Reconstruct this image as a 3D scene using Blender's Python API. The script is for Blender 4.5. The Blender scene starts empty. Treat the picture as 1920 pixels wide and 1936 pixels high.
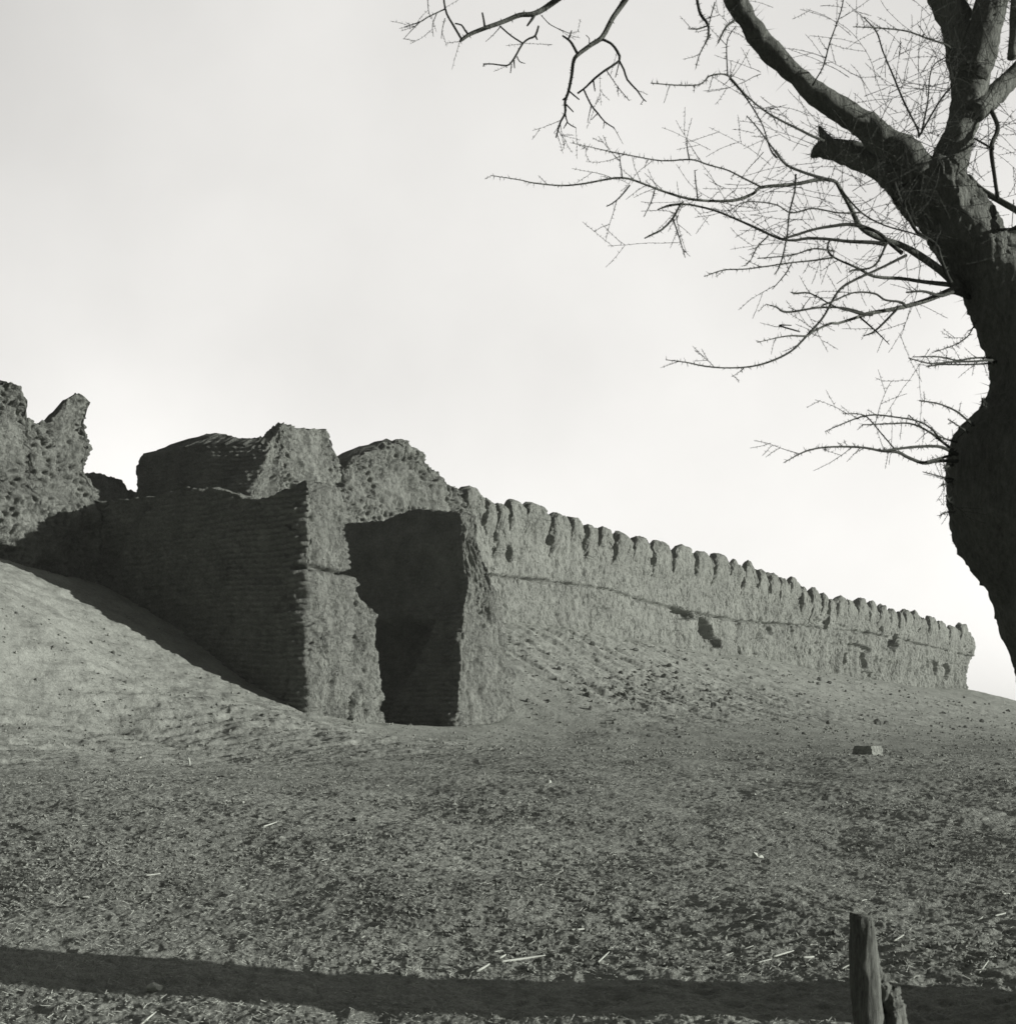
import bpy, math, random
import numpy as np
C = bpy.context.scene.collection
R = math.radians
# ------------------------------------------------------------------ camera, sky, sun, exposure
EYE, FP, HX, HY = 1.5, 2637.0, 960.0, 1420.0
cam_d = bpy.data.cameras.new('camera'); cam = bpy.data.objects.new('camera', cam_d); C.objects.link(cam)
cam.location = (0, 0, EYE); cam.rotation_euler = (R(90), 0, 0)
cam_d.sensor_fit = 'HORIZONTAL'; cam_d.sensor_width = 36; cam_d.lens = 36 * FP / 1920
cam_d.shift_y = (HY - 968) / 1920
cam_d.clip_start = .1; cam_d.clip_end = 6000
cam_d.dof.use_dof = True; cam_d.dof.focus_distance = 26; cam_d.dof.aperture_fstop = 11
bpy.context.scene.camera = cam
SUN_EL, SUN_BACK = R(8.8), R(10)               # low sun at the right, a little behind the camera
w = bpy.data.worlds.new('World'); bpy.context.scene.world = w; w.use_nodes = True
nt = w.node_tree; nt.nodes.clear(); L = nt.links
def nd(t, **k):
    n = nt.nodes.new(t)
    for a, b in k.items(): setattr(n, a, b)
    return n
out = nd('ShaderNodeOutputWorld'); bg = nd('ShaderNodeBackground'); bg.inputs[1].default_value = .1
sky = nd('ShaderNodeTexSky', sky_type='NISHITA'); sky.sun_disc = False
sky.sun_elevation = SUN_EL; sky.sun_rotation = R(90) + SUN_BACK; sky.dust_density = 2.0; sky.ozone_density = 1
bw = nd('ShaderNodeRGBToBW'); L.new(sky.outputs[0], bw.inputs[0])
tc = nd('ShaderNodeTexCoord')
dot = nd('ShaderNodeVectorMath', operation='DOT_PRODUCT'); L.new(tc.outputs['Generated'], dot.inputs[0])
v = np.array([.30, .93, .22]); v /= np.linalg.norm(v); dot.inputs[1].default_value = v
mr = nd('ShaderNodeMapRange', interpolation_type='SMOOTHSTEP'); L.new(dot.outputs['Value'], mr.inputs[0])
mr.inputs[1].default_value = .50; mr.inputs[2].default_value = .90; mr.inputs[3].default_value = .70; mr.inputs[4].default_value = 6.1
cn = nd('ShaderNodeTexNoise'); cn.inputs['Scale'].default_value = 3.2; cn.inputs['Detail'].default_value = 5; L.new(tc.outputs['Generated'], cn.inputs['Vector'])
cm = nd('ShaderNodeMapRange'); L.new(cn.outputs[0], cm.inputs[0]); cm.inputs[1].default_value = .3; cm.inputs[2].default_value = .7; cm.inputs[3].default_value = .9; cm.inputs[4].default_value = 1.12
m1 = nd('ShaderNodeMath', operation='MULTIPLY'); pw = nd('ShaderNodeMath', operation='POWER'); pw.inputs[1].default_value = .4; L.new(bw.outputs[0], pw.inputs[0]); L.new(pw.outputs[0], m1.inputs[0]); L.new(mr.outputs[0], m1.inputs[1])
m2 = nd('ShaderNodeMath', operation='MULTIPLY'); L.new(m1.outputs[0], m2.inputs[0]); L.new(cm.outputs[0], m2.inputs[1])
tint = nd('ShaderNodeMix', data_type='RGBA', blend_type='MULTIPLY'); tint.inputs[0].default_value = 1
L.new(m2.outputs[0], tint.inputs[6]); tint.inputs[7].default_value = (1, .985, .955, 1)
L.new(tint.outputs[2], bg.inputs[0]); L.new(bg.outputs[0], out.inputs[0])
sd = bpy.data.lights.new('sun', 'SUN'); sd.energy = 5; sd.angle = R(.53); sd.color = (1, .985, .95)
so = bpy.data.objects.new('sun', sd); C.objects.link(so)
sv = np.array([math.cos(SUN_EL) * math.cos(SUN_BACK), -math.cos(SUN_EL) * math.sin(SUN_BACK), math.sin(SUN_EL)])
from mathutils import Vector
so.rotation_euler = Vector(sv).to_track_quat('Z', 'Y').to_euler(); so.location = (30, -6, 20)
vs = bpy.context.scene.view_settings
vs.view_transform = 'Standard'; vs.look = 'None'; vs.exposure = .22; vs.gamma = 1; vs.use_curve_mapping = False

# ------------------------------------------------------------------ noise
def _hash(ix, iy, iz, seed=0):
    h = (ix.astype(np.uint32) * np.uint32(374761393) + iy.astype(np.uint32) * np.uint32(668265263)
         + iz.astype(np.uint32) * np.uint32(2147483647) + np.uint32((seed * 974711 + 1013) & 0xffffffff))
    h = (h ^ (h >> np.uint32(13))) * np.uint32(1274126177)
    h = (h ^ (h >> np.uint32(15))) * np.uint32(2246822519)
    return h ^ (h >> np.uint32(16))
def rnd(ix, iy, iz, seed=0): return _hash(ix, iy, iz, seed).astype(np.float64) / 4294967295.0
G = np.array([[1,1,0],[-1,1,0],[1,-1,0],[-1,-1,0],[1,0,1],[-1,0,1],[1,0,-1],[-1,0,-1],[0,1,1],[0,-1,1],[0,1,-1],[0,-1,-1],[1,1,0],[-1,1,0],[0,-1,1],[0,-1,-1]], float)
def noise(x, y, z, seed=0):
    x, y, z = np.broadcast_arrays(x, y, z); xi, yi, zi = np.floor(x), np.floor(y), np.floor(z)
    fx, fy, fz = x - xi, y - yi, z - zi
    xi, yi, zi = xi.astype(np.int64), yi.astype(np.int64), zi.astype(np.int64)
    u, v_, w_ = (f * f * f * (f * (f * 6 - 15) + 10) for f in (fx, fy, fz))
    r = 0
    for dx in (0, 1):
        for dy in (0, 1):
            for dz in (0, 1):
                g = G[_hash(xi + dx, yi + dy, zi + dz, seed) & np.uint32(15)]
                r = r + (g[..., 0] * (fx - dx) + g[..., 1] * (fy - dy) + g[..., 2] * (fz - dz)) * (u if dx else 1 - u) * (v_ if dy else 1 - v_) * (w_ if dz else 1 - w_)
    return r
def fbm(x, y, z, o=4, seed=0, gain=.5, ridged=False):
    r = 0; a = 1.
    for i in range(o):
        n = noise(x, y, z, seed + i)
        r = r + a * ((1 - 2 * np.abs(n)) - .5 if ridged else n); x, y, z = x * 2.03 + 7.1, y * 2.03 + 3.3, z * 2.03 + 5.7; a *= gain
    return r
def worley2(x, y, seed=0):
    xi, yi = np.floor(x).astype(np.int64), np.floor(y).astype(np.int64)
    f1 = np.full(x.shape, 9.); idv = np.zeros(x.shape)
    for dx in (-1, 0, 1):
        for dy in (-1, 0, 1):
            cx, cy = xi + dx, yi + dy
            a = rnd(cx, cy, cx * 0, seed); b = rnd(cx, cy, cx * 0 + 1, seed)
            d = np.hypot(cx + a - x, cy + b - y); k = d < f1
            f1 = np.where(k, d, f1); idv = np.where(k, rnd(cx, cy, cx * 0 + 2, seed), idv)
    return f1, idv
def sst(a, b, x):
    t = np.clip((x - a) / (b - a), 0, 1); return t * t * (3 - 2 * t)

# ------------------------------------------------------------------ plan of the place: s runs along the long wall, t in front of it
D = np.array([.566, .824]); D /= np.linalg.norm(D); N = np.array([D[1], -D[0]])
J = np.array([-5.7, 40.]) - 9.6 * N
def W(s, t): s = np.asarray(s, float); t = np.asarray(t, float); return J[0] + s * D[0] + t * N[0], J[1] + s * D[1] + t * N[1]
def ST(x, y): x = x - J[0]; y = y - J[1]; return x * D[0] + y * D[1], x * N[0] + y * N[1]
def zat(py, Y): return EYE + (HY - np.asarray(py, float)) / FP * Y
def sp(px, t=0.):                      # where the sight line at px meets the line t = const
    k = (px - HX) / FP; ax, ay = J + t * N; return (k * ay - ax) / (D[0] - k * D[1])
def tp(px, s=0.):
    k = (px - HX) / FP; ax, ay = J + s * D; return (k * ay - ax) / (N[0] - k * N[1])
def prof_s(pts, t=0.):                 # silhouette along a wall face -> (s, z)
    S = np.array([sp(p[0], t) for p in pts]); Z = np.array([zat(p[1], W(s, t)[1]) for p, s in zip(pts, S)]); return S, Z
def prof_t(pts, s=0.):
    T = np.array([tp(p[0], s) for p in pts]); Z = np.array([zat(p[1], W(s, t)[1]) for p, t in zip(pts, T)]); o = np.argsort(T); return T[o], Z[o]

# ------------------------------------------------------------------ helpers
def tag(o, label=None, cat=None, group=None, kind=None):
    if label: o['label'] = label
    if cat: o['category'] = cat
    if group: o['group'] = group
    if kind or cat: o['kind'] = kind or 'thing'
    return o
def mesh(name, verts, faces, mat, smooth=True, link=True, parent=None):
    me = bpy.data.meshes.new(name); verts = np.asarray(verts, np.float32)
    if isinstance(faces, np.ndarray):
        n, k = faces.shape
        me.vertices.add(len(verts)); me.vertices.foreach_set('co', verts.ravel())
        me.loops.add(n * k); me.loops.foreach_set('vertex_index', faces.ravel().astype(np.int32))
        me.polygons.add(n); me.polygons.foreach_set('loop_start', np.arange(0, n * k, k, dtype=np.int32))
        me.polygons.foreach_set('loop_total', np.full(n, k, np.int32))
        me.update(calc_edges=True); me.validate()
    else:
        me.from_pydata(verts.tolist(), [], faces)
    me.polygons.foreach_set('use_smooth', np.full(len(me.polygons), smooth)); me.materials.append(mat)
    o = bpy.data.objects.new(name, me); C.objects.link(o)
    if parent: o.parent = parent
    return o
def empty(name, loc):
    o = bpy.data.objects.new(name, None); o.location = loc; C.objects.link(o); return o
def under(o, root):                    # parent a mesh built in world coordinates
    o.parent = root; o.matrix_parent_inverse.identity(); o.location = [-c for c in root.location]; return o

# ------------------------------------------------------------------ materials
def material(name, lo, hi, scale=1., bump=.5, bscale=20., bdist=.03, rough=1., stretch=(1, 1, 1), crack=0., spec=.0, extra=None, tint=(.95, 1, .90)):
    m = bpy.data.materials.new(name); m.use_nodes = True; t = m.node_tree; t.nodes.clear(); l = t.links
    o = t.nodes.new('ShaderNodeOutputMaterial'); b = t.nodes.new('ShaderNodeBsdfPrincipled'); l.new(b.outputs[0], o.inputs[0])
    b.inputs['Roughness'].default_value = rough; b.inputs['Specular IOR Level'].default_value = spec
    g = t.nodes.new('ShaderNodeNewGeometry'); mp = t.nodes.new('ShaderNodeMapping'); mp.inputs['Scale'].default_value = stretch; l.new(g.outputs['Position'], mp.inputs[0])
    def nz(sc, det, ro=.6):
        n = t.nodes.new('ShaderNodeTexNoise'); n.inputs['Scale'].default_value = sc; n.inputs['Detail'].default_value = det; n.inputs['Roughness'].default_value = ro
        l.new(mp.outputs[0], n.inputs['Vector']); return n.outputs[0]
    def mth(op, a, c=None, cv=None):
        n = t.nodes.new('ShaderNodeMath'); n.operation = op; l.new(a, n.inputs[0])
        if c is not None: l.new(c, n.inputs[1])
        if cv is not None: n.inputs[1].default_value = cv
        return n.outputs[0]
    n1 = nz(scale, 8, .65); n2 = nz(scale * 14, 6, .7)
    n3 = nz(scale * 62, 4, .7); mix = mth('ADD', mth('ADD', mth('MULTIPLY', n1, cv=.35), mth('MULTIPLY', n2, cv=.35)), mth('MULTIPLY', n3, cv=.30))
    r = t.nodes.new('ShaderNodeValToRGB'); l.new(mix, r.inputs[0])
    r.color_ramp.elements[0].position = .37; r.color_ramp.elements[1].position = .63
    r.color_ramp.elements[0].color = [lo * c for c in tint] + [1]; r.color_ramp.elements[1].color = [hi * c for c in tint] + [1]
    col = r.outputs[0]; h = mth('ADD', nz(bscale, 8, .7), mth('MULTIPLY', nz(bscale * .22, 4), cv=1.6))
    if crack:
        vt = t.nodes.new('ShaderNodeTexVoronoi'); vt.feature = 'DISTANCE_TO_EDGE'; vt.inputs['Scale'].default_value = crack
        wn = t.nodes.new('ShaderNodeTexNoise'); wn.inputs['Scale'].default_value = crack * 1.3; wn.inputs['Detail'].default_value = 4; l.new(mp.outputs[0], wn.inputs['Vector'])
        ad = t.nodes.new('ShaderNodeVectorMath'); ad.operation = 'MULTIPLY_ADD'; l.new(wn.outputs[1], ad.inputs[0]); ad.inputs[1].default_value = (1., 1., 1.); l.new(mp.outputs[0], ad.inputs[2]); l.new(ad.outputs[0], vt.inputs['Vector'])
        e = t.nodes.new('ShaderNodeMapRange'); e.interpolation_type = 'SMOOTHSTEP'; l.new(vt.outputs['Distance'], e.inputs[0]); e.inputs[2].default_value = .05
        h = mth('ADD', h, mth('MULTIPLY', e.outputs[0], cv=.35))
    if extra: col, h = extra(t, l, g, col, h, mth)
    l.new(col, b.inputs['Base Color'])
    bp = t.nodes.new('ShaderNodeBump'); bp.inputs['Strength'].default_value = bump; bp.inputs['Distance'].default_value = bdist; l.new(h, bp.inputs['Height']); l.new(bp.outputs[0], b.inputs['Normal'])
    return m
M_SAND = material('trampled_sand', .18, .42, .9, 1., 30, .034)
M_BRICK = material('mud_brick', .085, .15, 1.1, .8, 16, .04)
M_MUD = material('weathered_mud', .11, .31, 1.1, 1., 11, .11, crack=2.2)
M_PLASTER = material('mud_plaster', .14, .33, .8, 1., 11, .11, stretch=(1, 1, .75), crack=.9)
M_BARK = material('furrowed_bark', .09, .30, 5, 1., 20, .06, stretch=(1, 1, .3))
M_TWIG = material('grey_twig', .04, .09, 8, .5, 60, .004)
M_STONE = material('dark_stone', .08, .20, 5, .6, 30, .01)
M_PALE = material('pale_stone', .35, .6, 5, .4, 30, .005)
M_STRAW = material('dry_straw', .25, .62, 9, .3, 60, .003)
M_POST = material('weathered_wood', .04, .26, 5, 1., 34, .012, stretch=(1, 1, .12))

# ------------------------------------------------------------------ ground
CP = []
def cp(s, t, z): x, y = W(s, t); CP.append((x, y, z))
def cpx(px, py, Y): CP.append(((px - HX) / FP * Y, Y, zat(py, Y)))
for Y in (1, 5, 9, 14, 20):
    for k in (-.9, -.38, 0, .38, .9): CP.append((k * Y, Y, .055 * Y + (.0 if k > -.3 else .004 * Y)))
BASE = prof_s([(980, 1180), (1100, 1192), (1250, 1215), (1400, 1238), (1520, 1262), (1640, 1284), (1826, 1304)])
for s_, z_ in zip(*BASE): cp(s_, 0, z_)
for s_ in (16, 22): cp(s_, 0, 7.3)
for s_ in (24, 36, 50, 66, 82, 97):
    cp(s_, 4.5, 5.5 + .004 * (s_ - 24)); cp(s_, 9, 3.9 + .006 * (s_ - 24)); cp(s_, 15, 2.5 + .006 * (s_ - 24)); cp(s_, 24, 1.75); cp(s_, 45, 1.2)
cp(11, 9.6, 2.95); cp(12, 6, 4.6); cp(12, 2, 6.6)
cpx(790, 1376, 42.5); cpx(875, 1372, 45.6); cpx(720, 1372, 41.5); cpx(575, 1343, 39.6); cpx(650, 1355, 41)
cp(0, 9.6, zat(1345, 40)); cp(0, 4.8, 4.9); cp(0, 0, zat(1095, 45.4)); cp(-3, 0, zat(1062, 42.9)); cp(-8, 0, 7.9); cp(-16, 0, 8.2)
cp(-4, 4, 5.7); cp(-8, 5, 6.1); cp(-7, 8, 4.4); cp(-12, 9, 4.4); cp(-5, 10, 3.1)
cpx(20, 1440, 23); cpx(300, 1400, 31); cpx(500, 1395, 32); cpx(20, 1300, 31); cpx(300, 1330, 36)
cpx(1000, 1415, 32); cpx(1300, 1418, 33); cpx(1640, 1425, 31); cpx(1900, 1425, 32); cpx(1250, 1378, 48); cpx(1500, 1385, 50)
cp(110, 0, 6.1); cp(130, 0, 5.0); cp(160, 0, 3.); cp(110, 12, 3.6)
for s_ in (-16, 0, 20, 45, 70, 97): cp(s_, -5, 7.2); cp(s_, -30, 5.)
for x_, y_ in ((-90, 60), (-60, 10), (90, 40), (60, 0), (0, -40), (0, 230), (-120, 160), (160, 160)): CP.append((x_, y_, 1. if y_ > 0 else -.3))
CP = np.array(CP)
def _tps():
    n = len(CP); d2 = ((CP[:, None, :2] - CP[None, :, :2]) ** 2).sum(2); K = d2 * np.log(d2 + 1e-9) * .5 + np.eye(n) * 1.5
    P = np.c_[np.ones(n), CP[:, :2]]; A = np.block([[K, P], [P.T, np.zeros((3, 3))]])
    return np.linalg.solve(A, np.r_[CP[:, 2], 0, 0, 0])
TW = _tps()
def smooth_ground(x, y):
    x = np.asarray(x, float); y = np.asarray(y, float); sh = x.shape; x = x.ravel(); y = y.ravel(); z = TW[-3] + TW[-2] * x + TW[-1] * y
    for i in range(len(CP)):
        d2 = (x - CP[i, 0]) ** 2 + (y - CP[i, 1]) ** 2; z = z + TW[i] * d2 * np.log(d2 + 1e-9) * .5
    r = np.hypot(x, y - 50); z = z * (1 - sst(150, 320, r)) + .2 * sst(150, 320, r)
    s, t = ST(x, y)                                         # the passage cut between the wing walls
    m = sst(.4, 2.4, s) * (1 - sst(9.0, 10.3, s)) * (1 - sst(8.2, 10.6, t)) * sst(-9.5, -8, t)
    z = z * (1 - m) + (2.2 + .02 * (9.6 - t)) * m
    return z.reshape(sh)
def ground(x, y):
    x = np.asarray(x, float); y = np.asarray(y, float); z = smooth_ground(x, y); r = np.hypot(x, y); s, t = ST(x, y); o = x * 0
    z = z + .10 * fbm(x * .16, y * .16, o, 3, 5) + .05 * fbm(x * .6, y * .6, o, 3, 9)
    near = np.clip(1.25 - r / 75, .25, 1)
    patch = .6 + .4 * sst(-.25, .3, fbm(x * .22, y * .3, o, 3, 21))
    trail = np.exp(-((t - 12.5 - .05 * s - 2.5 * noise(s * .05, o, o, 4)) / 2.2) ** 2)
    # footprints and hoof marks
    f, i = worley2(x * 3.1 + .6 * noise(x * 2, y * 2, o, 31), y * 3.1 + .6 * noise(x * 2, y * 2, o + 5, 31), 3)
    sl = sst(13, 9, t) * sst(-1, 1, t); nf = (1 - .8 * sl) * near
    z = z - (.012 + .034 * trail) * (1 - sst(.12, .42, f)) * (i > .5) * patch * nf
    f, i = worley2(x * 6.3 + 9 + .5 * noise(x * 4, y * 4, o, 32), y * 6.8, 8)
    z = z - .016 * (1 - sst(.1, .5, f)) * (i > .5) * patch * nf
    z = z + nf * (.012 * fbm(x * 4.4, y * 5.6, o, 4, 41, ridged=True) * patch + .006 * fbm(x * 17, y * 15, o, 3, 51, ridged=True) * np.clip(1.6 - r / 20, .2, 1))
    # gullied, stony slope below the long wall and on the left slope
    sl = sst(11, 18, s + 0 * t) * (1 - sst(11, 17, t)) * sst(-1, 1, t)
    z = z + sl * (.16 * fbm(s * .9 + t * .25, t * .18, o, 4, 61, ridged=True) * (1 - .8 * sst(30, 45, s)) + .035 * fbm(s * .8, t * 1.1, o, 4, 66, ridged=True))
    z = z + sst(2, -3, s) * (1 - sst(14, 22, t)) * (.06 * fbm(s * .5, t * 1.6, o, 3, 71, ridged=True) + .05 * fbm(s * 1.8, t * 2.2, o, 3, 73))
    z = z + sl * .05 * (1 - .6 * sst(30, 45, s)) * fbm(s * 1.6, t * 2.4, o, 3, 75)
    return z
def hit(px, py):                                            # ray through a picture point on to the smooth ground
    Y = np.exp(np.linspace(math.log(3.), math.log(160.), 900)); X = (px - HX) / FP * Y; Z = zat(py, Y); g = smooth_ground(X, Y); k = np.nonzero(Z < g)[0]
    k = k[0] if len(k) else 899; x, y = X[k], Y[k]; return x, y, float(ground(np.array([x]), np.array([y]))[0])
fine = np.linspace(-24, 24, 1250); side = 24 + (np.linspace(0, 1, 60)[1:] ** 1.6) * 156
ang = np.r_[-side[::-1], fine, side[:-1]]; rad = np.r_[[.3, .8, 1.5, 2.4], np.exp(np.linspace(math.log(3.4), math.log(160), 1250)), 190, 240, 320, 500, 900, 1800, 4000]
A_, R_ = np.meshgrid(np.radians(ang), rad); gx, gy = np.sin(A_) * R_, np.cos(A_) * R_
gz = ground(gx, gy); nr, na = gx.shape
i = np.arange(nr - 1)[:, None] * na + np.arange(na)[None, :]; j = np.arange(nr - 1)[:, None] * na + (np.arange(na)[None, :] + 1) % na
F = np.stack([i, j, j + na, i + na], 2).reshape(-1, 4)
gv = np.stack([gx, gy, gz], 2).reshape(-1, 3)
# centre cap
cidx = len(gv); gv = np.vstack([gv, [[0, 0, float(ground(np.array([0.]), np.array([0.]))[0])]]])
cap = np.stack([np.full(na, cidx), (np.arange(na) + 1) % na, np.arange(na), np.arange(na)], 1)
me_g = mesh('ground', gv, F, M_SAND); tag(me_g, 'wide sheet of trampled sandy ground rising into slopes below the walls', 'ground', kind='structure')

# ------------------------------------------------------------------ ruined mud walls
def crev(a, z, sc, seed, wd=.05, stretch=1.):
    o = a * 0; u, v_ = a * sc + .6 * fbm(a * sc * 2, z * sc * 2, o, 3, seed + 1), z * sc * stretch + .6 * fbm(a * sc * 2, z * sc * 2, o + 9, 3, seed + 2)
    return (1 - sst(0, wd, np.abs(noise(u, v_, o, seed)))) * sst(-.15, .1, noise(a * sc * .6, z * sc * .6, o, seed + 3))
def d_brick(a, z, P, seed):
    zz = z + .12 * fbm(a * .25, z * .3, a * 0, 2, seed); h = .165; r = np.floor(zz / h); fz = (zz / h - r) * 2 - 1
    q = a / .23 + .5 * (r % 2) + .35 * rnd(r.astype(np.int64), r.astype(np.int64) * 0, r.astype(np.int64) * 0, seed); c = np.floor(q); fu = (q - c) * 2 - 1
    hh = rnd(r.astype(np.int64), c.astype(np.int64), c.astype(np.int64) * 0, seed + 1)
    b = np.sqrt(np.clip(1 - np.abs(fz) ** 2.6, 0, 1)) * (.45 + .55 * np.sqrt(np.clip(1 - np.abs(fu) ** 4, 0, 1)))
    return .15 * b * (.5 + hh) - .07 * (hh < .05) + .14 * fbm(a * .5, z * .5, a * 0, 4, seed + 3) + .03 * fbm(a * 4, z * 4, a * 0, 3, seed + 4)
def d_pits(a, z, P, seed, dens=.8, depth=.26):
    o = a * 0; a = a + .16 * fbm(a * 2.1, z * 2.1, o, 3, seed + 30); zz = z + .2 * fbm(a * .3, z * .3, o, 2, seed) + .10 * fbm(a * 2.5, z * 2.5, o + 4, 3, seed + 31)
    h = .235; r = np.floor(zz / h); q = a / .27 + .5 * (r % 2); c = np.floor(q)
    ri, ci = r.astype(np.int64), c.astype(np.int64); h1 = rnd(ri, ci, ci * 0, seed); h2 = rnd(ri, ci, ci * 0 + 1, seed); h3 = rnd(ri, ci, ci * 0 + 2, seed); h4 = rnd(ri, ci, ci * 0 + 3, seed)
    fu = (q - c - .3 - .4 * h2) * .27; fz = (zz / h - r - .35 - .3 * h3) * h; d = np.hypot(fu / (.55 + .7 * h4), fz / (.6 + .6 * h2))
    msk = sst(-.3, .12, fbm(a * .6, z * .6, o + 3, 4, seed + 9))
    pit = (1 - sst(.03, .12, d)) * (h1 < dens) * (.15 + .85 * msk)
    return -.14 * crev(a, z, .9, seed + 60, .04, .6) - depth * pit + .24 * fbm(a * .7, z * .7, o, 4, seed + 5, ridged=True) + .12 * fbm(a * 2.8, z * 2.6, o, 4, seed + 7, ridged=True) * (.4 + .6 * msk)
def d_mud(a, z, P, seed):
    return -.12 * crev(a, z, .8, seed + 50, .045, .5) - .05 * crev(a, z, 2.4, seed + 55, .06, .6) + .13 * fbm(a * .8, z * .35, a * 0, 4, seed, ridged=True) + .05 * fbm(a * 3, z * 1.6, a * 0, 4, seed + 2, ridged=True) + .03 * fbm(a * 9, z * 7, a * 0, 2, seed + 3) - .06 * sst(.2, .5, fbm(a * 2.2, z * 1.4, a * 0 + 2, 3, seed + 6))
def d_plaster(a, z, P, seed):
    return -.14 * crev(a, z, .55, seed + 50, .035, .5) - .07 * crev(a, z, 1.7, seed + 55, .06, .5) + .12 * fbm(a * .6, z * .22, a * 0, 4, seed) + .055 * fbm(a * 1.8, z * .8, a * 0, 4, seed + 2, ridged=True) + .055 * fbm(a * 6, z * 4.6, a * 0, 3, seed + 3) - .10 * sst(.18, .4, fbm(a * 3.5, z * 2.2, a * 0 + 4, 3, seed + 6))
DISP = dict(brick=d_brick, pits=d_pits, mud=d_mud, plaster=d_plaster)
def ruin(name, foot, top, zb, mat, dz=.06, rings=7, warp=None, seed=1, toprough=.12, extra=None, dome=.0, parent=None, smooth=True):
    """foot: corners (s, t) anticlockwise seen from above with (kind, step) of the edge that leaves each"""
    S, T, NS, NT, KD, A, AC = [], [], [], [], [], [], []; n = len(foot); acc = 0
    area = sum(foot[k][0] * foot[(k + 1) % n][1] - foot[(k + 1) % n][0] * foot[k][1] for k in range(n)); sg = 1 if area > 0 else -1
    for k in range(n):
        s0, t0, kd, st = foot[k]; s1, t1 = foot[(k + 1) % n][:2]; Ln = math.hypot(s1 - s0, t1 - t0); m = max(2, int(Ln / st))
        u = np.arange(m) / m; S.append(s0 + (s1 - s0) * u); T.append(t0 + (t1 - t0) * u)
        NS.append(np.full(m, sg * (t1 - t0) / Ln)); NT.append(np.full(m, -sg * (s1 - s0) / Ln)); KD += [kd] * m; A.append(acc + Ln * u); acc += Ln; AC.append((t0 + (t1 - t0) * u) if abs(t1 - t0) > abs(s1 - s0) else (s0 + (s1 - s0) * u))
    S, T, NS, NT, A = map(np.concatenate, (S, T, NS, NT, A)); AC = np.concatenate(AC); KD = np.array(KD)
    arc = np.r_[A, acc + A, 2 * acc + A]                    # soften the normals near corners
    w_ = .14; NS2, NT2 = NS * 0, NT * 0
    xs = np.linspace(-w_, w_, 9)
    for q in xs:
        idx = (np.searchsorted(arc, acc + A + q, side='right') - 1) % len(A); NS2 += NS[idx]; NT2 += NT[idx]
    ln = np.hypot(NS2, NT2); NS, NT = NS2 / ln, NT2 / ln; soft = ln / 9
    tz = top(S, T); H = float(np.max(tz)) - zb; nz = int(H / dz) + 2; npm = len(S)
    v_ = np.linspace(0, 1, nz)[:, None]; Z = zb + (tz[None, :] - zb) * v_
    S2, T2 = np.repeat(S[None], nz, 0), np.repeat(T[None], nz, 0)
    off = np.zeros_like(Z)
    for kd in set(KD):
        c = KD == kd; Af = np.repeat(AC[None, c], nz, 0); off[:, c] = DISP[kd](Af, Z[:, c], None, seed)
    off = off - (1 - soft)[None] * (.10 + .9 * np.clip(fbm(Z * 1.1, Z * 0 + S2 * .5, T2 * .5, 4, seed + 33) * 1.5, -.10, .6))
    off = off - .10 * sst(.93, 1., v_) * np.ones_like(Z)
    if extra is not None: off = off + extra(S2, T2, Z, KD[None].repeat(nz, 0))
    S2 = S2 + NS[None] * off; T2 = T2 + NT[None] * off
    # cap rings towards the middle line
    cs, ct = S.mean(), T.mean(); ls, lt = np.ptp(S), np.ptp(T)
    h_ = max(0, abs(ls - lt) / 2)
    ms, mt = (np.clip(S, cs - h_, cs + h_), np.full(npm, ct)) if ls > lt else (np.full(npm, cs), np.clip(T, ct - h_, ct + h_))
    RS, RT, RZ = [], [], []
    for k in range(1, rings + 1):
        f = (k / rings) ** .8 if k < rings else 1.
        a_, b_ = S2[-1] * (1 - f) + ms * f, T2[-1] * (1 - f) + mt * f; tt = top(S * (1 - f) + ms * f, T * (1 - f) + mt * f)
        RS.append(a_); RT.append(b_); RZ.append(tt + dome * math.sin(f * 1.57) + toprough * fbm(a_ * 1.8, b_ * 1.8, a_ * 0, 4, seed + 77, ridged=True) * min(1, f * 2))
    S3 = np.vstack([S2] + [x[None] for x in RS]); T3 = np.vstack([T2] + [x[None] for x in RT]); Z3 = np.vstack([Z] + [x[None] for x in RZ])
    Z3[:nz] += toprough * fbm(S2 * 1.8, T2 * 1.8, Z * .5, 4, seed + 77, ridged=True) * sst(.8, 1, v_) * .5
    if warp: S3, T3, Z3 = warp(S3, T3, Z3)
    x, y = W(S3, T3); x = x + .025 * fbm(x * 3, y * 3, Z3 * 3, 3, seed + 90) + .10 * noise(x * .5, y * .5, Z3 * .9, 91); y = y + .06 * noise(x * .5, y * .5, Z3 * .9 + 7, 92); Vv = np.stack([x, y, Z3], 2).reshape(-1, 3)
    nr_ = S3.shape[0]; i = np.arange(nr_ - 1)[:, None] * npm + np.arange(npm)[None]; j = np.arange(nr_ - 1)[:, None] * npm + (np.arange(npm)[None] + 1) % npm
    F = np.stack([i, i + npm, j + npm, j] if sg < 0 else [i, j, j + npm, i + npm], 2).reshape(-1, 4)
    o = mesh(name, Vv, F, mat, smooth)
    if parent: under(o, parent)
    return o
def interp(xy, jit=.0, seed=3):
    X_, Z_ = xy
    o = np.argsort(X_); X_, Z_ = X_[o], Z_[o]
    return lambda q: np.interp(q, X_, Z_) + jit * fbm(np.asarray(q, float) * 2.2, np.asarray(q, float) * 0, np.asarray(q, float) * 0, 4, seed)
def base_of(s, t): x, y = W(s, t); return Vector((float(x), float(y), float(smooth_ground(np.array([x]), np.array([y]))[0])))

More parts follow.
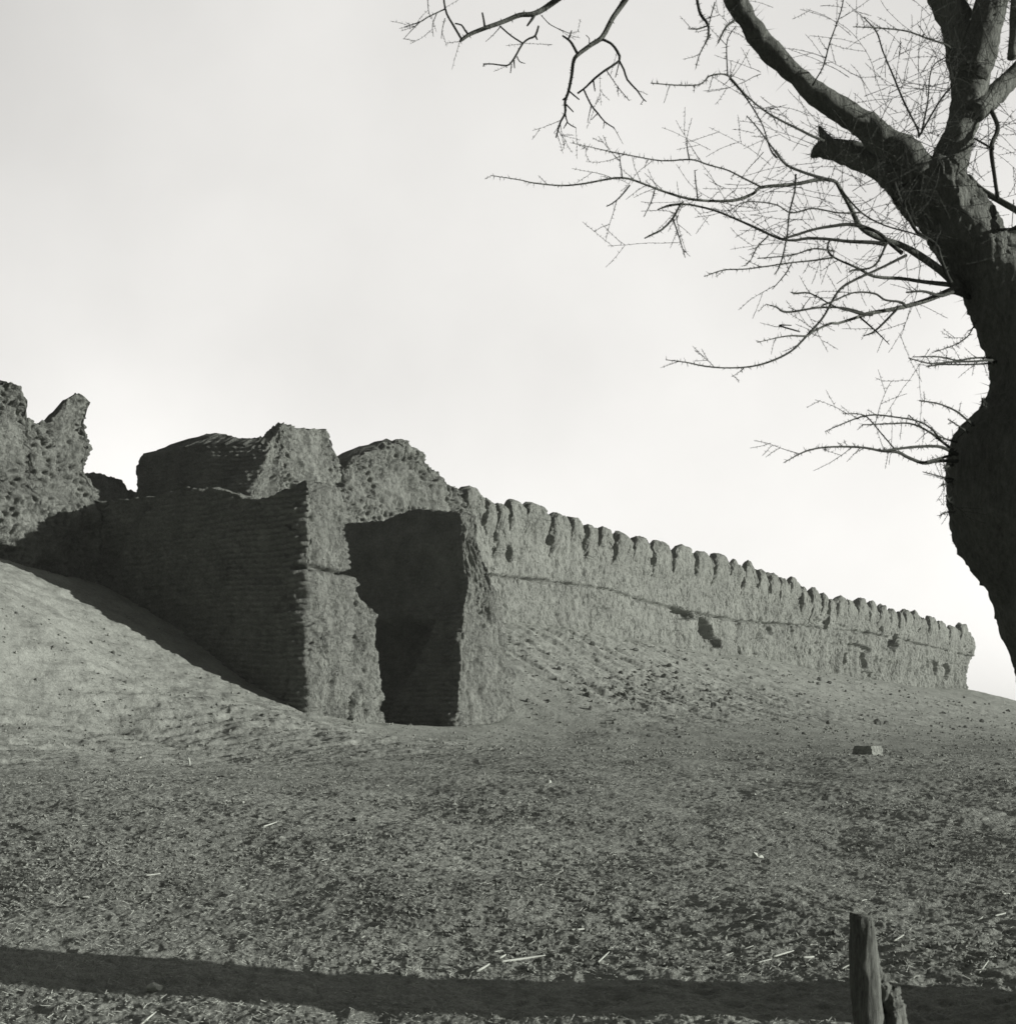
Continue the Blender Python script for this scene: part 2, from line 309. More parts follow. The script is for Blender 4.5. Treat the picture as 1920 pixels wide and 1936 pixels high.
# wing wall left of the opening: end pier in the sun, long flank in shade
p1 = interp(prof_t([(600, 903), (588, 905), (560, 915), (520, 936), (480, 947), (430, 932), (400, 925), (340, 922), (300, 938), (240, 945), (150, 950)], 0.), .04)
root = empty('gateway_wall', base_of(.8, 9.6)); tag(root, 'mud brick wing wall left of the dark gateway opening, its flank in deep shade', 'ruined wall', 'ruined mud brick walls')
def x1(S, T, Z, K):
    crack = zat(1077, 40.5); o = -.34 * np.exp(-((Z - crack - .05 * np.sin(S * 4)) / .07) ** 2) * (T > 9.)
    return o + .20 * sst(crack, crack - .1, Z) * (T > 9.) - .05 * sst(crack + .8, crack + 2.4, Z) * (S > 1.2)
ruin('end_pier', [(0, 7.9, 'brick', .045), (0, 9.6, 'mud', .035), (1.5, 9.6, 'brick', .08), (1.5, 7.9, 'brick', .3)], lambda s, t: p1(t) + .06 * noise(s * 3, t * 3, s * 0), 1.2, M_MUD, .035, seed=11, extra=x1, parent=root)
ruin('flank_wall', [(.02, -1.2, 'brick', .045), (.02, 8.9, 'brick', .3), (1.3, 8.9, 'brick', .2), (1.45, -1.2, 'brick', .3)], lambda s, t: p1(t) + .05 * noise(s * 3, t * 3, s * 0), 1.2, M_MUD, .045, seed=11, parent=root)
bt = interp((np.array([1.1, 1.6, 1.9, 2.8, 3.4]), zat(np.array([1092, 1098, 1112, 1138, 1158]), 42.)), .08, 8)
def wb(S, T, Z):
    top_ = zat(1155, 42.); q = sst(top_ + .3, top_ - .35, Z); S = S - q * .12 * sst(2, 3.1, S) * sst(2.2, 5., Z)
    T = T + .12 * sst(6, 3, Z); return S, T, Z
ruin('buttress', [(1.2, 7.4, 'mud', .2), (1.2, 9.52, 'mud', .035), (3.45, 9.35, 'mud', .08), (3.45, 7.4, 'mud', .2)], lambda s, t: bt(s) + .12 * noise(s * 2, t * 2, s * 0), 1.2, M_MUD, .035, seed=15, warp=wb, parent=root,
     extra=lambda S, T, Z, K: -.30 * np.exp(-((S - 1.55 - .25 * noise(Z * .8, Z * 0, Z * 0, 5) - .12 * (4.6 - Z)) / .13) ** 2) * (T > 9.) - .12 * sst(.1, .4, fbm(S * 2.5, Z * 2, S * 0, 3, 91)))

# wing wall right of the opening
p2 = interp(prof_t([(905, 976), (890, 970), (850, 968), (800, 962), (770, 965), (720, 985), (650, 990), (560, 1000)], 7.45), .04)
root = empty('gateway_wall', base_of(8.6, 9.6)); tag(root, 'narrow mud brick wing wall right of the dark gateway opening, broadening to its foot', 'ruined wall', 'ruined mud brick walls')
def w2(S, T, Z):
    f = np.clip((Z - 2.2) / 7., 0, 1.05); thick = (S - 7.45) / 2.95
    S = 7.45 + (S - 7.45) * (1.2 - .86 * sst(.0, 1., f) - .06 * np.sin(f * 9))
    S = S + .42 * np.exp(-((Z - zat(1100, 46.)) / .9) ** 2) * (1 - .4 * thick) - .25 * sst(4.6, 2.4, Z) * (1 - thick) + .16 * sst(8.3, 9.2, Z)
    return S, T - .10 * f, Z
E2 = lambda S, T, Z, K: -.10 * np.exp(-((S - 7.9 + .1 * noise(Z, Z * 0, Z * 0, 4)) / .07) ** 2) * sst(6, 3, Z) * (T > 9) - .16 * (1 - sst(.25, .5, np.hypot((S - 8.9) / 1.3, (Z - 6.1) / 1.6))) * (T > 9) * sst(-.1, .3, fbm(S * 3, Z * 3, S * 0, 3, 45) + .2)
ruin('end_pier', [(7.45, 8.3, 'brick', .045), (7.45, 9.6, 'mud', .04), (10.4, 9.6, 'mud', .08), (10.4, 8.3, 'mud', .3)], lambda s, t: p2(t) + .05 * noise(s * 3, t * 3, s * 0), 1.2, M_MUD, .04, seed=24, warp=w2, extra=E2, parent=root)
def doorway(S, T, Z, K):
    t0 = tp(735, 7.45) + (tp(822, 7.45) - tp(735, 7.45)) * np.clip((Z - 2.3) / 3.6, 0, 1) + .12 * noise(Z * 1.5, Z * 0, Z * 0, 71)
    return -1.7 * (1 - sst(-.12, .12, T - t0)) * (1 - sst(5.5, 6.1, Z + .5 * noise(T * .8, T * 0, T * 0, 72) + .25 * noise(T * 2.5, Z, T * 0, 73))) * (S < 7.6)
ruin('flank_wall', [(7.47, -.6, 'brick', .05), (7.47, 9.1, 'brick', .3), (10.0, 9.1, 'brick', .2), (10.3, -.6, 'brick', .3)], lambda s, t: p2(t) + .05 * noise(s * 3, t * 3, s * 0), 1.2, M_MUD, .045, seed=24, warp=w2, extra=doorway, parent=root)

# tower stump behind the opening
TF = interp(prof_s([(478, 824), (500, 815), (520, 803), (548, 797), (580, 808), (630, 811), (638, 830), (646, 868), (660, 878)]), .05)
TL = interp(prof_t([(485, 818), (430, 820), (380, 816), (318, 796), (290, 790), (276, 818), (268, 870), (258, 900), (248, 940)], 7.4), .05)
def ttop(s, t): f = sst(-1.2, -.2, t); return np.minimum(TF(s), TL(t) + 1.2 * f + .0) * 1.
o = ruin('ruined_tower', [(7.4, -6.3, 'brick', .06), (7.4, 0., 'pits', .045), (12.5, 0., 'pits', .2), (12.5, -6.3, 'brick', .4)], ttop, 2., M_MUD, .05, seed=33, toprough=.16,
         extra=lambda S, T, Z, K: .45 * sst(10.4, 9.2, Z + .55 * (S - 9)) * (T > -.1) * (K == 'pits'),
         warp=lambda S, T, Z: (S + 1.15 * sst(10.8, 13.4, Z + .3 * noise(Z, T, Z * 0, 6)) * (1 - sst(7.4, 9.8, S)) * sst(-3.2, -.1, T), T - .35 * sst(12.2, 13.6, Z) * sst(-1, .2, T), Z))
tag(o, 'broad stump of a ruined mud tower above the gateway, pitted on its sunlit side', 'ruined tower')
CF = interp(prof_s([(640, 885), (655, 876), (700, 846), (725, 838), (742, 830), (765, 826), (790, 842), (815, 880), (835, 886), (850, 910), (866, 920), (880, 930)]), .05)
o = ruin('ruined_wall', [(12.3, -2.2, 'pits', .2), (12.3, .1, 'pits', .045), (20.9, .05, 'pits', .3), (20.9, -2.2, 'pits', .4)], lambda s, t: CF(s) - .15 * np.abs(t + 1), 5., M_MUD, .05, seed=37, toprough=.16,
         extra=lambda S, T, Z, K: .35 * sst(10.6, 9.6, Z) * (T > -.1))
tag(o, 'humped pitted mud wall between the ruined tower and the crenellated wall', 'ruined wall', 'ruined mud brick walls')
# left wall with its pinnacle
LF = interp(prof_s([(-700, 700), (-400, 660), (-200, 700), (-80, 690), (10, 728), (30, 726), (45, 738), (52, 762), (56, 792), (80, 800), (100, 796), (120, 772), (140, 756), (155, 746), (167, 752), (170, 790)]), .06)
def wl(S, T, Z):
    lw = sst(9.75, 9.15, Z + .12 * noise(S * 1.2, S * 0, S * 0, 2)); T = T + .55 * lw * (T > -.6)
    S = S - .25 * sst(10.0, 11.3, Z) * sst(12.8, 11.3, Z) * sst(-1.2, 0, S); return S, T, Z
o = ruin('ruined_wall', [(-16, -1.5, 'pits', .5), (-16, 0., 'pits', .045), (.15, 0., 'pits', .1), (.15, -1.5, 'pits', .4)], lambda s, t: LF(s) - .5 * sst(-.3, -1.5, t), 5., M_MUD, .045, seed=41, toprough=.16, warp=wl)
tag(o, 'sunlit pitted mud wall at the left edge with a pointed pinnacle', 'ruined wall', 'ruined mud brick walls')
IF = interp(prof_s([(-100, 900), (186, 896), (205, 900), (228, 906), (238, 912), (246, 926), (262, 932), (282, 942), (330, 945)], -8.), .10)
o = ruin('ruined_wall', [(-3, -9.2, 'mud', .5), (-3, -8., 'mud', .06), (14, -8., 'mud', .5), (14, -9.2, 'mud', .5)], lambda s, t: IF(s), 2., M_MUD, .06, seed=47)
tag(o, 'low crumbling wall glimpsed in the gap between pinnacle wall and tower', 'ruined wall', 'ruined mud brick walls')

# ------------------------------------------------------------------ crenellated wall
ML = [(872, 908, 919), (910, 931, 943), (930, 954, 951), (955, 986, 944), (987, 1031, 951), (1034, 1072, 969), (1071, 1098, 977), (1100, 1125, 991), (1126, 1153, 996), (1156, 1188, 1006), (1188, 1225, 1013), (1228, 1267, 1022), (1268, 1306, 1030), (1309, 1342, 1042), (1342, 1374, 1046),
      (1375, 1400, 1057), (1401, 1424, 1060), (1426, 1447, 1076), (1448, 1466, 1083), (1467, 1486, 1088), (1487, 1508, 1089), (1509, 1527, 1105), (1528, 1545, 1110), (1546, 1560, 1120), (1561, 1573, 1124), (1575, 1596, 1121), (1597, 1612, 1126), (1614, 1638, 1130), (1639, 1655, 1135), (1657, 1675, 1142),
      (1677, 1691, 1149), (1693, 1703, 1155), (1704, 1721, 1152), (1721, 1733, 1154), (1734, 1749, 1158), (1751, 1765, 1165), (1768, 1787, 1174), (1788, 1809, 1177), (1810, 1826, 1179)]
bodypts = [(860, 935)] + [(m[1] + 1, m[2] + 36 - 19 * k / len(ML)) for k, m in enumerate(ML)] + [(1832, 1200), (1840, 1205)]
BF = interp(prof_s(bodypts, -.2), .03)
LEDGE = interp(prof_s([(930, 1086), (1060, 1101), (1150, 1114), (1230, 1139), (1300, 1156), (1400, 1174), (1500, 1181), (1560, 1187), (1640, 1196), (1700, 1208), (1830, 1240)]), .05)
def hole(S, Z, px, py, rx, ry, dep, tilt=0.):
    s0 = sp(px); Y = W(s0, 0)[1]; z0 = float(zat(py, Y)); k = FP / float(Y) ; ks = abs(sp(px + 1) - s0)
    ds = (S - s0 - tilt * (Z - z0)) / (rx * ks); dz_ = (Z - z0) * k / ry; q = np.sqrt(ds ** 2 + dz_ ** 2) + .35 * noise(S * 2.5, Z * 2.5, S * 0, 9)
    return -dep * (1 - sst(.75, 1.05, q))
HOLES = [(960, 1050, 7, 15, .7, 0), (932, 1045, 3, 12, .4, 0), (1290, 1163, 26, 9, .7, 0), (1335, 1190, 14, 26, .9, -.7), (1352, 1215, 14, 12, .6, 0), (1450, 1190, 12, 10, .4, 0), (1660, 1165, 8, 16, .4, -.5), (1686, 1215, 11, 18, .9, -.3), (1660, 1180, 6, 22, .5, -.8),
         (1596, 1250, 6, 16, .4, 0), (1626, 1226, 22, 8, .5, 0), (1632, 1250, 6, 16, .5, -.4), (1765, 1262, 8, 14, .5, 0), (1790, 1270, 8, 16, .5, 0), (1480, 1125, 8, 20, .3, -.3), (1545, 1150, 5, 16, .3, 0), (1735, 1190, 4, 10, .3, 0), (1030, 1020, 14, 12, .15, 0), (1560, 1180, 40, 6, .25, 0), (1640, 1275, 14, 6, .4, 0)]
def xc(S, T, Z, K):
    fr = (T > -.05); led = LEDGE(S); led = led + .06 * fbm(S * 3., S * 0, S * 0, 3, 22); o = (.10 + .10 * noise(S * .6, S * 0, S * 0, 23)) * sst(led - .05, led + .05, Z) * fr
    o = o - (.24 + .3 * sst(0, .3, noise(S * .4, S * 0, S * 0, 27))) * np.exp(-((Z - led + .03) / (.05 + .06 * sst(0, .3, noise(S * .5, S * 0, S * 0, 28)))) ** 2) * fr * sst(-.3, .1, noise(S * .8, S * 0, S * 0, 12) + .25)
    o = o - .16 * np.exp(-((Z - led + 1.05 + .25 * noise(S * .25, S * 0, S * 0, 16)) / .05) ** 2) * fr * sst(0, .2, noise(S * .35, S * 0, S * 0, 14))
    far = sst(40, 58, S)
    o = o + far * fr * .28 * fbm(S * .55, Z * .3 + S * .12, S * 0, 4, 18, ridged=True)
    o = o - far * fr * .35 * sst(8.9, 7.4, Z) * sst(.0, .3, noise(S * .5, Z * .3, S * 0, 19) + .1)
    for h in HOLES: o = o + hole(S, Z, *h) * fr
    return o
SE = sp(1836)
root = empty('crenellated_wall', base_of(24, 0)); tag(root, 'long crenellated mud wall receding along the hilltop to the right', 'fortress wall')
def wc(S, T, Z):
    return S + .55 * np.exp(-((Z - 11.0) / 1.3) ** 2) * sst(SE - 3, SE, S) - 1.3 * sst(10.2, 8.6, Z) * sst(SE - 4, SE, S), T, Z
ruin('wall_body', [(20.4, -1.4, 'plaster', .4), (20.4, -.02, 'plaster', .055), (SE, -.02, 'plaster', .08), (SE, -1.4, 'plaster', .6)], lambda s, t: BF(s) - .5 * sst(-.3, -1., t), 5., M_PLASTER, .055, seed=52, toprough=.12, extra=xc, warp=wc, parent=root)
rg = random.Random(4)
for k, (a, b, y) in enumerate(ML):
    s0, s1 = sp(a), sp(b); zt = float(zat(y, W((s0 + s1) / 2, 0)[1])); cx = (s0 + s1) / 2; hw = (s1 - s0) / 2; peak = rg.uniform(.4, .8) * (1.4 if 15 <= k <= 19 else 1); wq = 3.0 if k < 15 else rg.choice((1.2, 1.6, 2.4)); zt -= rg.choice((0, 0, .12, .3)) if k > 18 else 0
    lo = zt - rg.uniform(2.0, 2.8); skew = rg.uniform(-.3, .3)
    tf = lambda s, t, cx=cx, hw=hw, zt=zt, peak=peak, wq=wq, skew=skew, k=k: zt - peak * np.abs((s - cx) / hw - skew * .5) ** wq - .3 * np.abs(t + .35) ** 2 + (.07 if k < 15 else .16) * fbm(s * 2.5 + k, t * 2, s * 0, 3, 60 + k)
    st = .06 + .0006 * (s0 - 20)
    g_ = .05 * (s1 - s0) + .02; ruin('merlon', [(s0 + g_, -.3, 'plaster', .12), (s0 + g_, .34, 'mud' if k % 4 == 1 else 'plaster', st), (s1 - g_, .34, 'plaster', .12), (s1 - g_, -.3, 'plaster', .2)], tf, lo, M_PLASTER, st, seed=70 + k, rings=5, toprough=.06, parent=root,
         warp=lambda S, T, Z, lo=lo: (S, T - .40 * sst(lo + 1.4, lo, Z) * (T > -.1), Z), extra=lambda S, T, Z, K, lo=lo: -.12 * sst(lo + .5, lo, Z) * (T > 0))

# ------------------------------------------------------------------ acacia tree
DT = 5.8
def tube(pts, nseg=6, rough=.0, seed=0, res=None, cap=True, grow=1.):
    """pts: (x, y, z, r) -> verts, faces of a tapered bent tube"""
    P = np.array(pts, float); n = len(P)
    if n > 2:
        dl = np.linalg.norm(np.diff(P[:, :3], axis=0), axis=1); k = max(2, int(dl.mean() / (res or max(.02, P[:, 3].mean() * 1.5))))
        k = min(k, 24 if nseg > 50 else 14); E = np.vstack([2 * P[0] - P[1], P, 2 * P[-1] - P[-2]]); Q = []
        for i in range(n - 1):
            p0, p1_, p2_, p3 = E[i:i + 4]
            for u in np.arange(k) / k: Q.append(.5 * ((2 * p1_) + (-p0 + p2_) * u + (2 * p0 - 5 * p1_ + 4 * p2_ - p3) * u * u + (-p0 + 3 * p1_ - 3 * p2_ + p3) * u ** 3))
        Q.append(P[-1]); P = np.array(Q); n = len(P)
    P[:, 3] = np.maximum(P[:, 3] * grow, .0008)
    tg = np.gradient(P[:, :3], axis=0); tg /= np.linalg.norm(tg, axis=1)[:, None] + 1e-9
    a = np.array([0, 1., 0.]) if abs(tg[0, 1]) < .9 else np.array([1., 0, 0]); V, th = [], np.arange(nseg) / nseg * 2 * math.pi
    for i in range(n):
        a = a - tg[i] * a.dot(tg[i]); a /= np.linalg.norm(a); b = np.cross(tg[i], a); V.append(P[i, :3] + P[i, 3] * (np.cos(th)[:, None] * a + np.sin(th)[:, None] * b))
    V = np.array(V)
    if rough:
        X = V.reshape(-1, 3); c = np.repeat(P[:, :3], nseg, 0); d = X - c; ln = np.linalg.norm(d, axis=1)[:, None] + 1e-9; d = d / ln; rr = np.repeat(P[:, 3], nseg)
        m = rough * (fbm(X[:, 0] * 7 , X[:, 1] * 7, X[:, 2] * 2.5, 3, seed, ridged=True) * .9 + .6 * fbm(X[:, 0] * 24, X[:, 1] * 24, X[:, 2] * 9, 3, seed + 5, ridged=True) + 1.2 * fbm(X[:, 0] * 2.5, X[:, 1] * 2.5, X[:, 2] * 2.5, 2, seed + 8))
        V = (X + d * (m * np.minimum(1, rr * 18))[:, None]).reshape(V.shape)
    X = V.reshape(-1, 3); F = [(i * nseg + j, i * nseg + (j + 1) % nseg, (i + 1) * nseg + (j + 1) % nseg, (i + 1) * nseg + j) for i in range(n - 1) for j in range(nseg)]
    if cap: F.append(tuple(range(nseg))[::-1]); F.append(tuple((n - 1) * nseg + j for j in range(nseg)))
    return X, F, P
class Bag:
    def __init__(s): s.V, s.F, s.n = [], [], 0
    def add(s, V, F): s.V.append(np.asarray(V)); s.F += [tuple(i + s.n for i in f) for f in F]; s.n += len(V)
    def spike(s, p, q, r):
        d = q - p; a = np.cross(d, [.3, .7, .64]); a = a / (np.linalg.norm(a) + 1e-9) * r; b = np.cross(d, a); b = b / (np.linalg.norm(b) + 1e-9) * r
        s.add([p + a, p - .5 * a + .87 * b, p - .5 * a - .87 * b, q], [(0, 1, 3), (1, 2, 3), (2, 0, 3)])
    def build(s, name, mat, root=None):
        o = mesh(name, np.vstack(s.V), s.F, mat)
        if root: under(o, root)
        return o
def wp(x, y, Y): return np.array([(x - HX) / FP * Y, Y, zat(y, Y)])
rt = random.Random(11)
tx, ty = 2.78, 5.75
tree = empty('acacia_tree', (tx, ty, float(ground(np.array([tx]), np.array([ty]))[0]))); tag(tree, 'leafless thorny acacia with a swollen dark trunk at the right edge', 'tree')
def path(pts, Y0, Y1=None, sc=1., ox=0, oy=0):
    Y1 = Y0 if Y1 is None else Y1; n = len(pts)
    out_ = []
    for k, (x, y, r) in enumerate(pts):
        Y = Y0 + (Y1 - Y0) * k / max(1, n - 1); p = wp(ox + x / sc, oy + y / sc, Y); out_.append((*p, r / sc / FP * Y))
    return out_
trunk = [(2230, 2060, 250), (2200, 1960, 200), (2160, 1850, 168), (2140, 1650, 150), (2122, 1480, 138), (2086, 1319, 130), (2046, 1203, 128), (2000, 1091, 130), (1956, 996, 142), (1946, 925, 144), (1941, 855, 136), (1952, 775, 98), (1952, 700, 79), (1937, 643, 72), (1909, 575, 67), (1870, 505, 62), (1822, 436, 56), (1783, 385, 58), (1752, 345, 60), (1735, 322, 44)]
V, F, _ = tube(path(trunk, DT + .3, DT), 120, .022, 3, res=.018); b = Bag(); b.add(V, F)
for k in range(420):                                         # thorns and dead spurs on the trunk
    q = rt.randint(len(V) // 3, len(V) - 80); p = V[q]; c = V[q // 120 * 120:(q // 120 + 1) * 120].mean(0); d = (p - c) / np.linalg.norm(p - c) + np.array([rt.uniform(-.9, .9), rt.uniform(-.6, .6), rt.uniform(-.9, .9)])
    b.spike(p, p + d * rt.uniform(.008, .04), .0016)
b.build('trunk', M_BARK, tree)
SC5 = 2.488
limbs = [
 ([(1735, 335, 46), (1713, 297, 33), (1668, 261, 27), (1628, 229, 22), (1552, 185, 20), (1496, 139, 19.5), (1447, 86, 19), (1415, 40, 18), (1391, 0, 18), (1368, -60, 17), (1335, -120, 16), (1300, -170, 14)], DT, DT - .1),
 ([(1720, 350, 34), (1685, 326, 24), (1632, 299, 20), (1584, 285, 18), (1556, 281, 17), (1541, 289, 8), (1534, 295, 3)], DT, DT + .28),
 ([(1572, 284, 15), (1561, 266, 12), (1554, 252, 7), (1549, 240, 3)], DT + .22, DT + .27),
 ([(1750, 375, 40), (1785, 318, 35), (1810, 265, 30), (1828, 200, 30), (1836, 150, 33), (1832, 105, 36), (1812, 50, 33), (1788, 0, 32), (1760, -70, 28), (1700, -160, 22)], DT, DT + .3),
 ([(1836, 140, 30), (1852, 90, 33), (1866, 45, 33), (1878, 0, 31), (1890, -80, 27), (1910, -180, 20)], DT + .05, DT + .1),
 ([(1840, 215, 16), (1868, 190, 19), (1895, 162, 17), (1930, 130, 16), (1990, 60, 15)], DT + .02, DT + .5),
 ([(1850, 520, 30), (1885, 480, 24), (1915, 455, 22), (1960, 420, 20), (2030, 330, 16)], DT + .1, DT + .4),
 ([(1912, 110, 8), (1916, 60, 8), (1918, 0, 8), (1922, -60, 7)], DT + .2, DT + .2)]
for k, (p, a, c) in enumerate(limbs):
    V, F, P = tube(path(p, a, c), 36, .014, 20 + k, res=.02); b = Bag(); b.add(V, F)
    for _ in range(40 + 10 * len(p)):
        q = rt.randint(0, len(V) - 1); c0 = P[min(len(P) - 1, q // 36), :3]; d = (V[q] - c0); d = d / (np.linalg.norm(d) + 1e-9) + np.array([rt.uniform(-1, 1), rt.uniform(-.6, .6), rt.uniform(-1, 1)])
        b.spike(V[q], V[q] + d * rt.uniform(.008, .045), .0015)
    b.build('limb', M_BARK, tree)
c5 = lambda pts, a, c: path(pts, 5.86 if 1150 + pts[0][0] / SC5 > 1770 else a, c, SC5, 1150, 0)
c6 = lambda pts, a, c: path(pts, 5.86 if pts[0][0] > 1380 else a, c, 2.414, 1220, 540)
c7 = lambda pts, a, c: path(pts, a, c, 3.193, 700, 0)
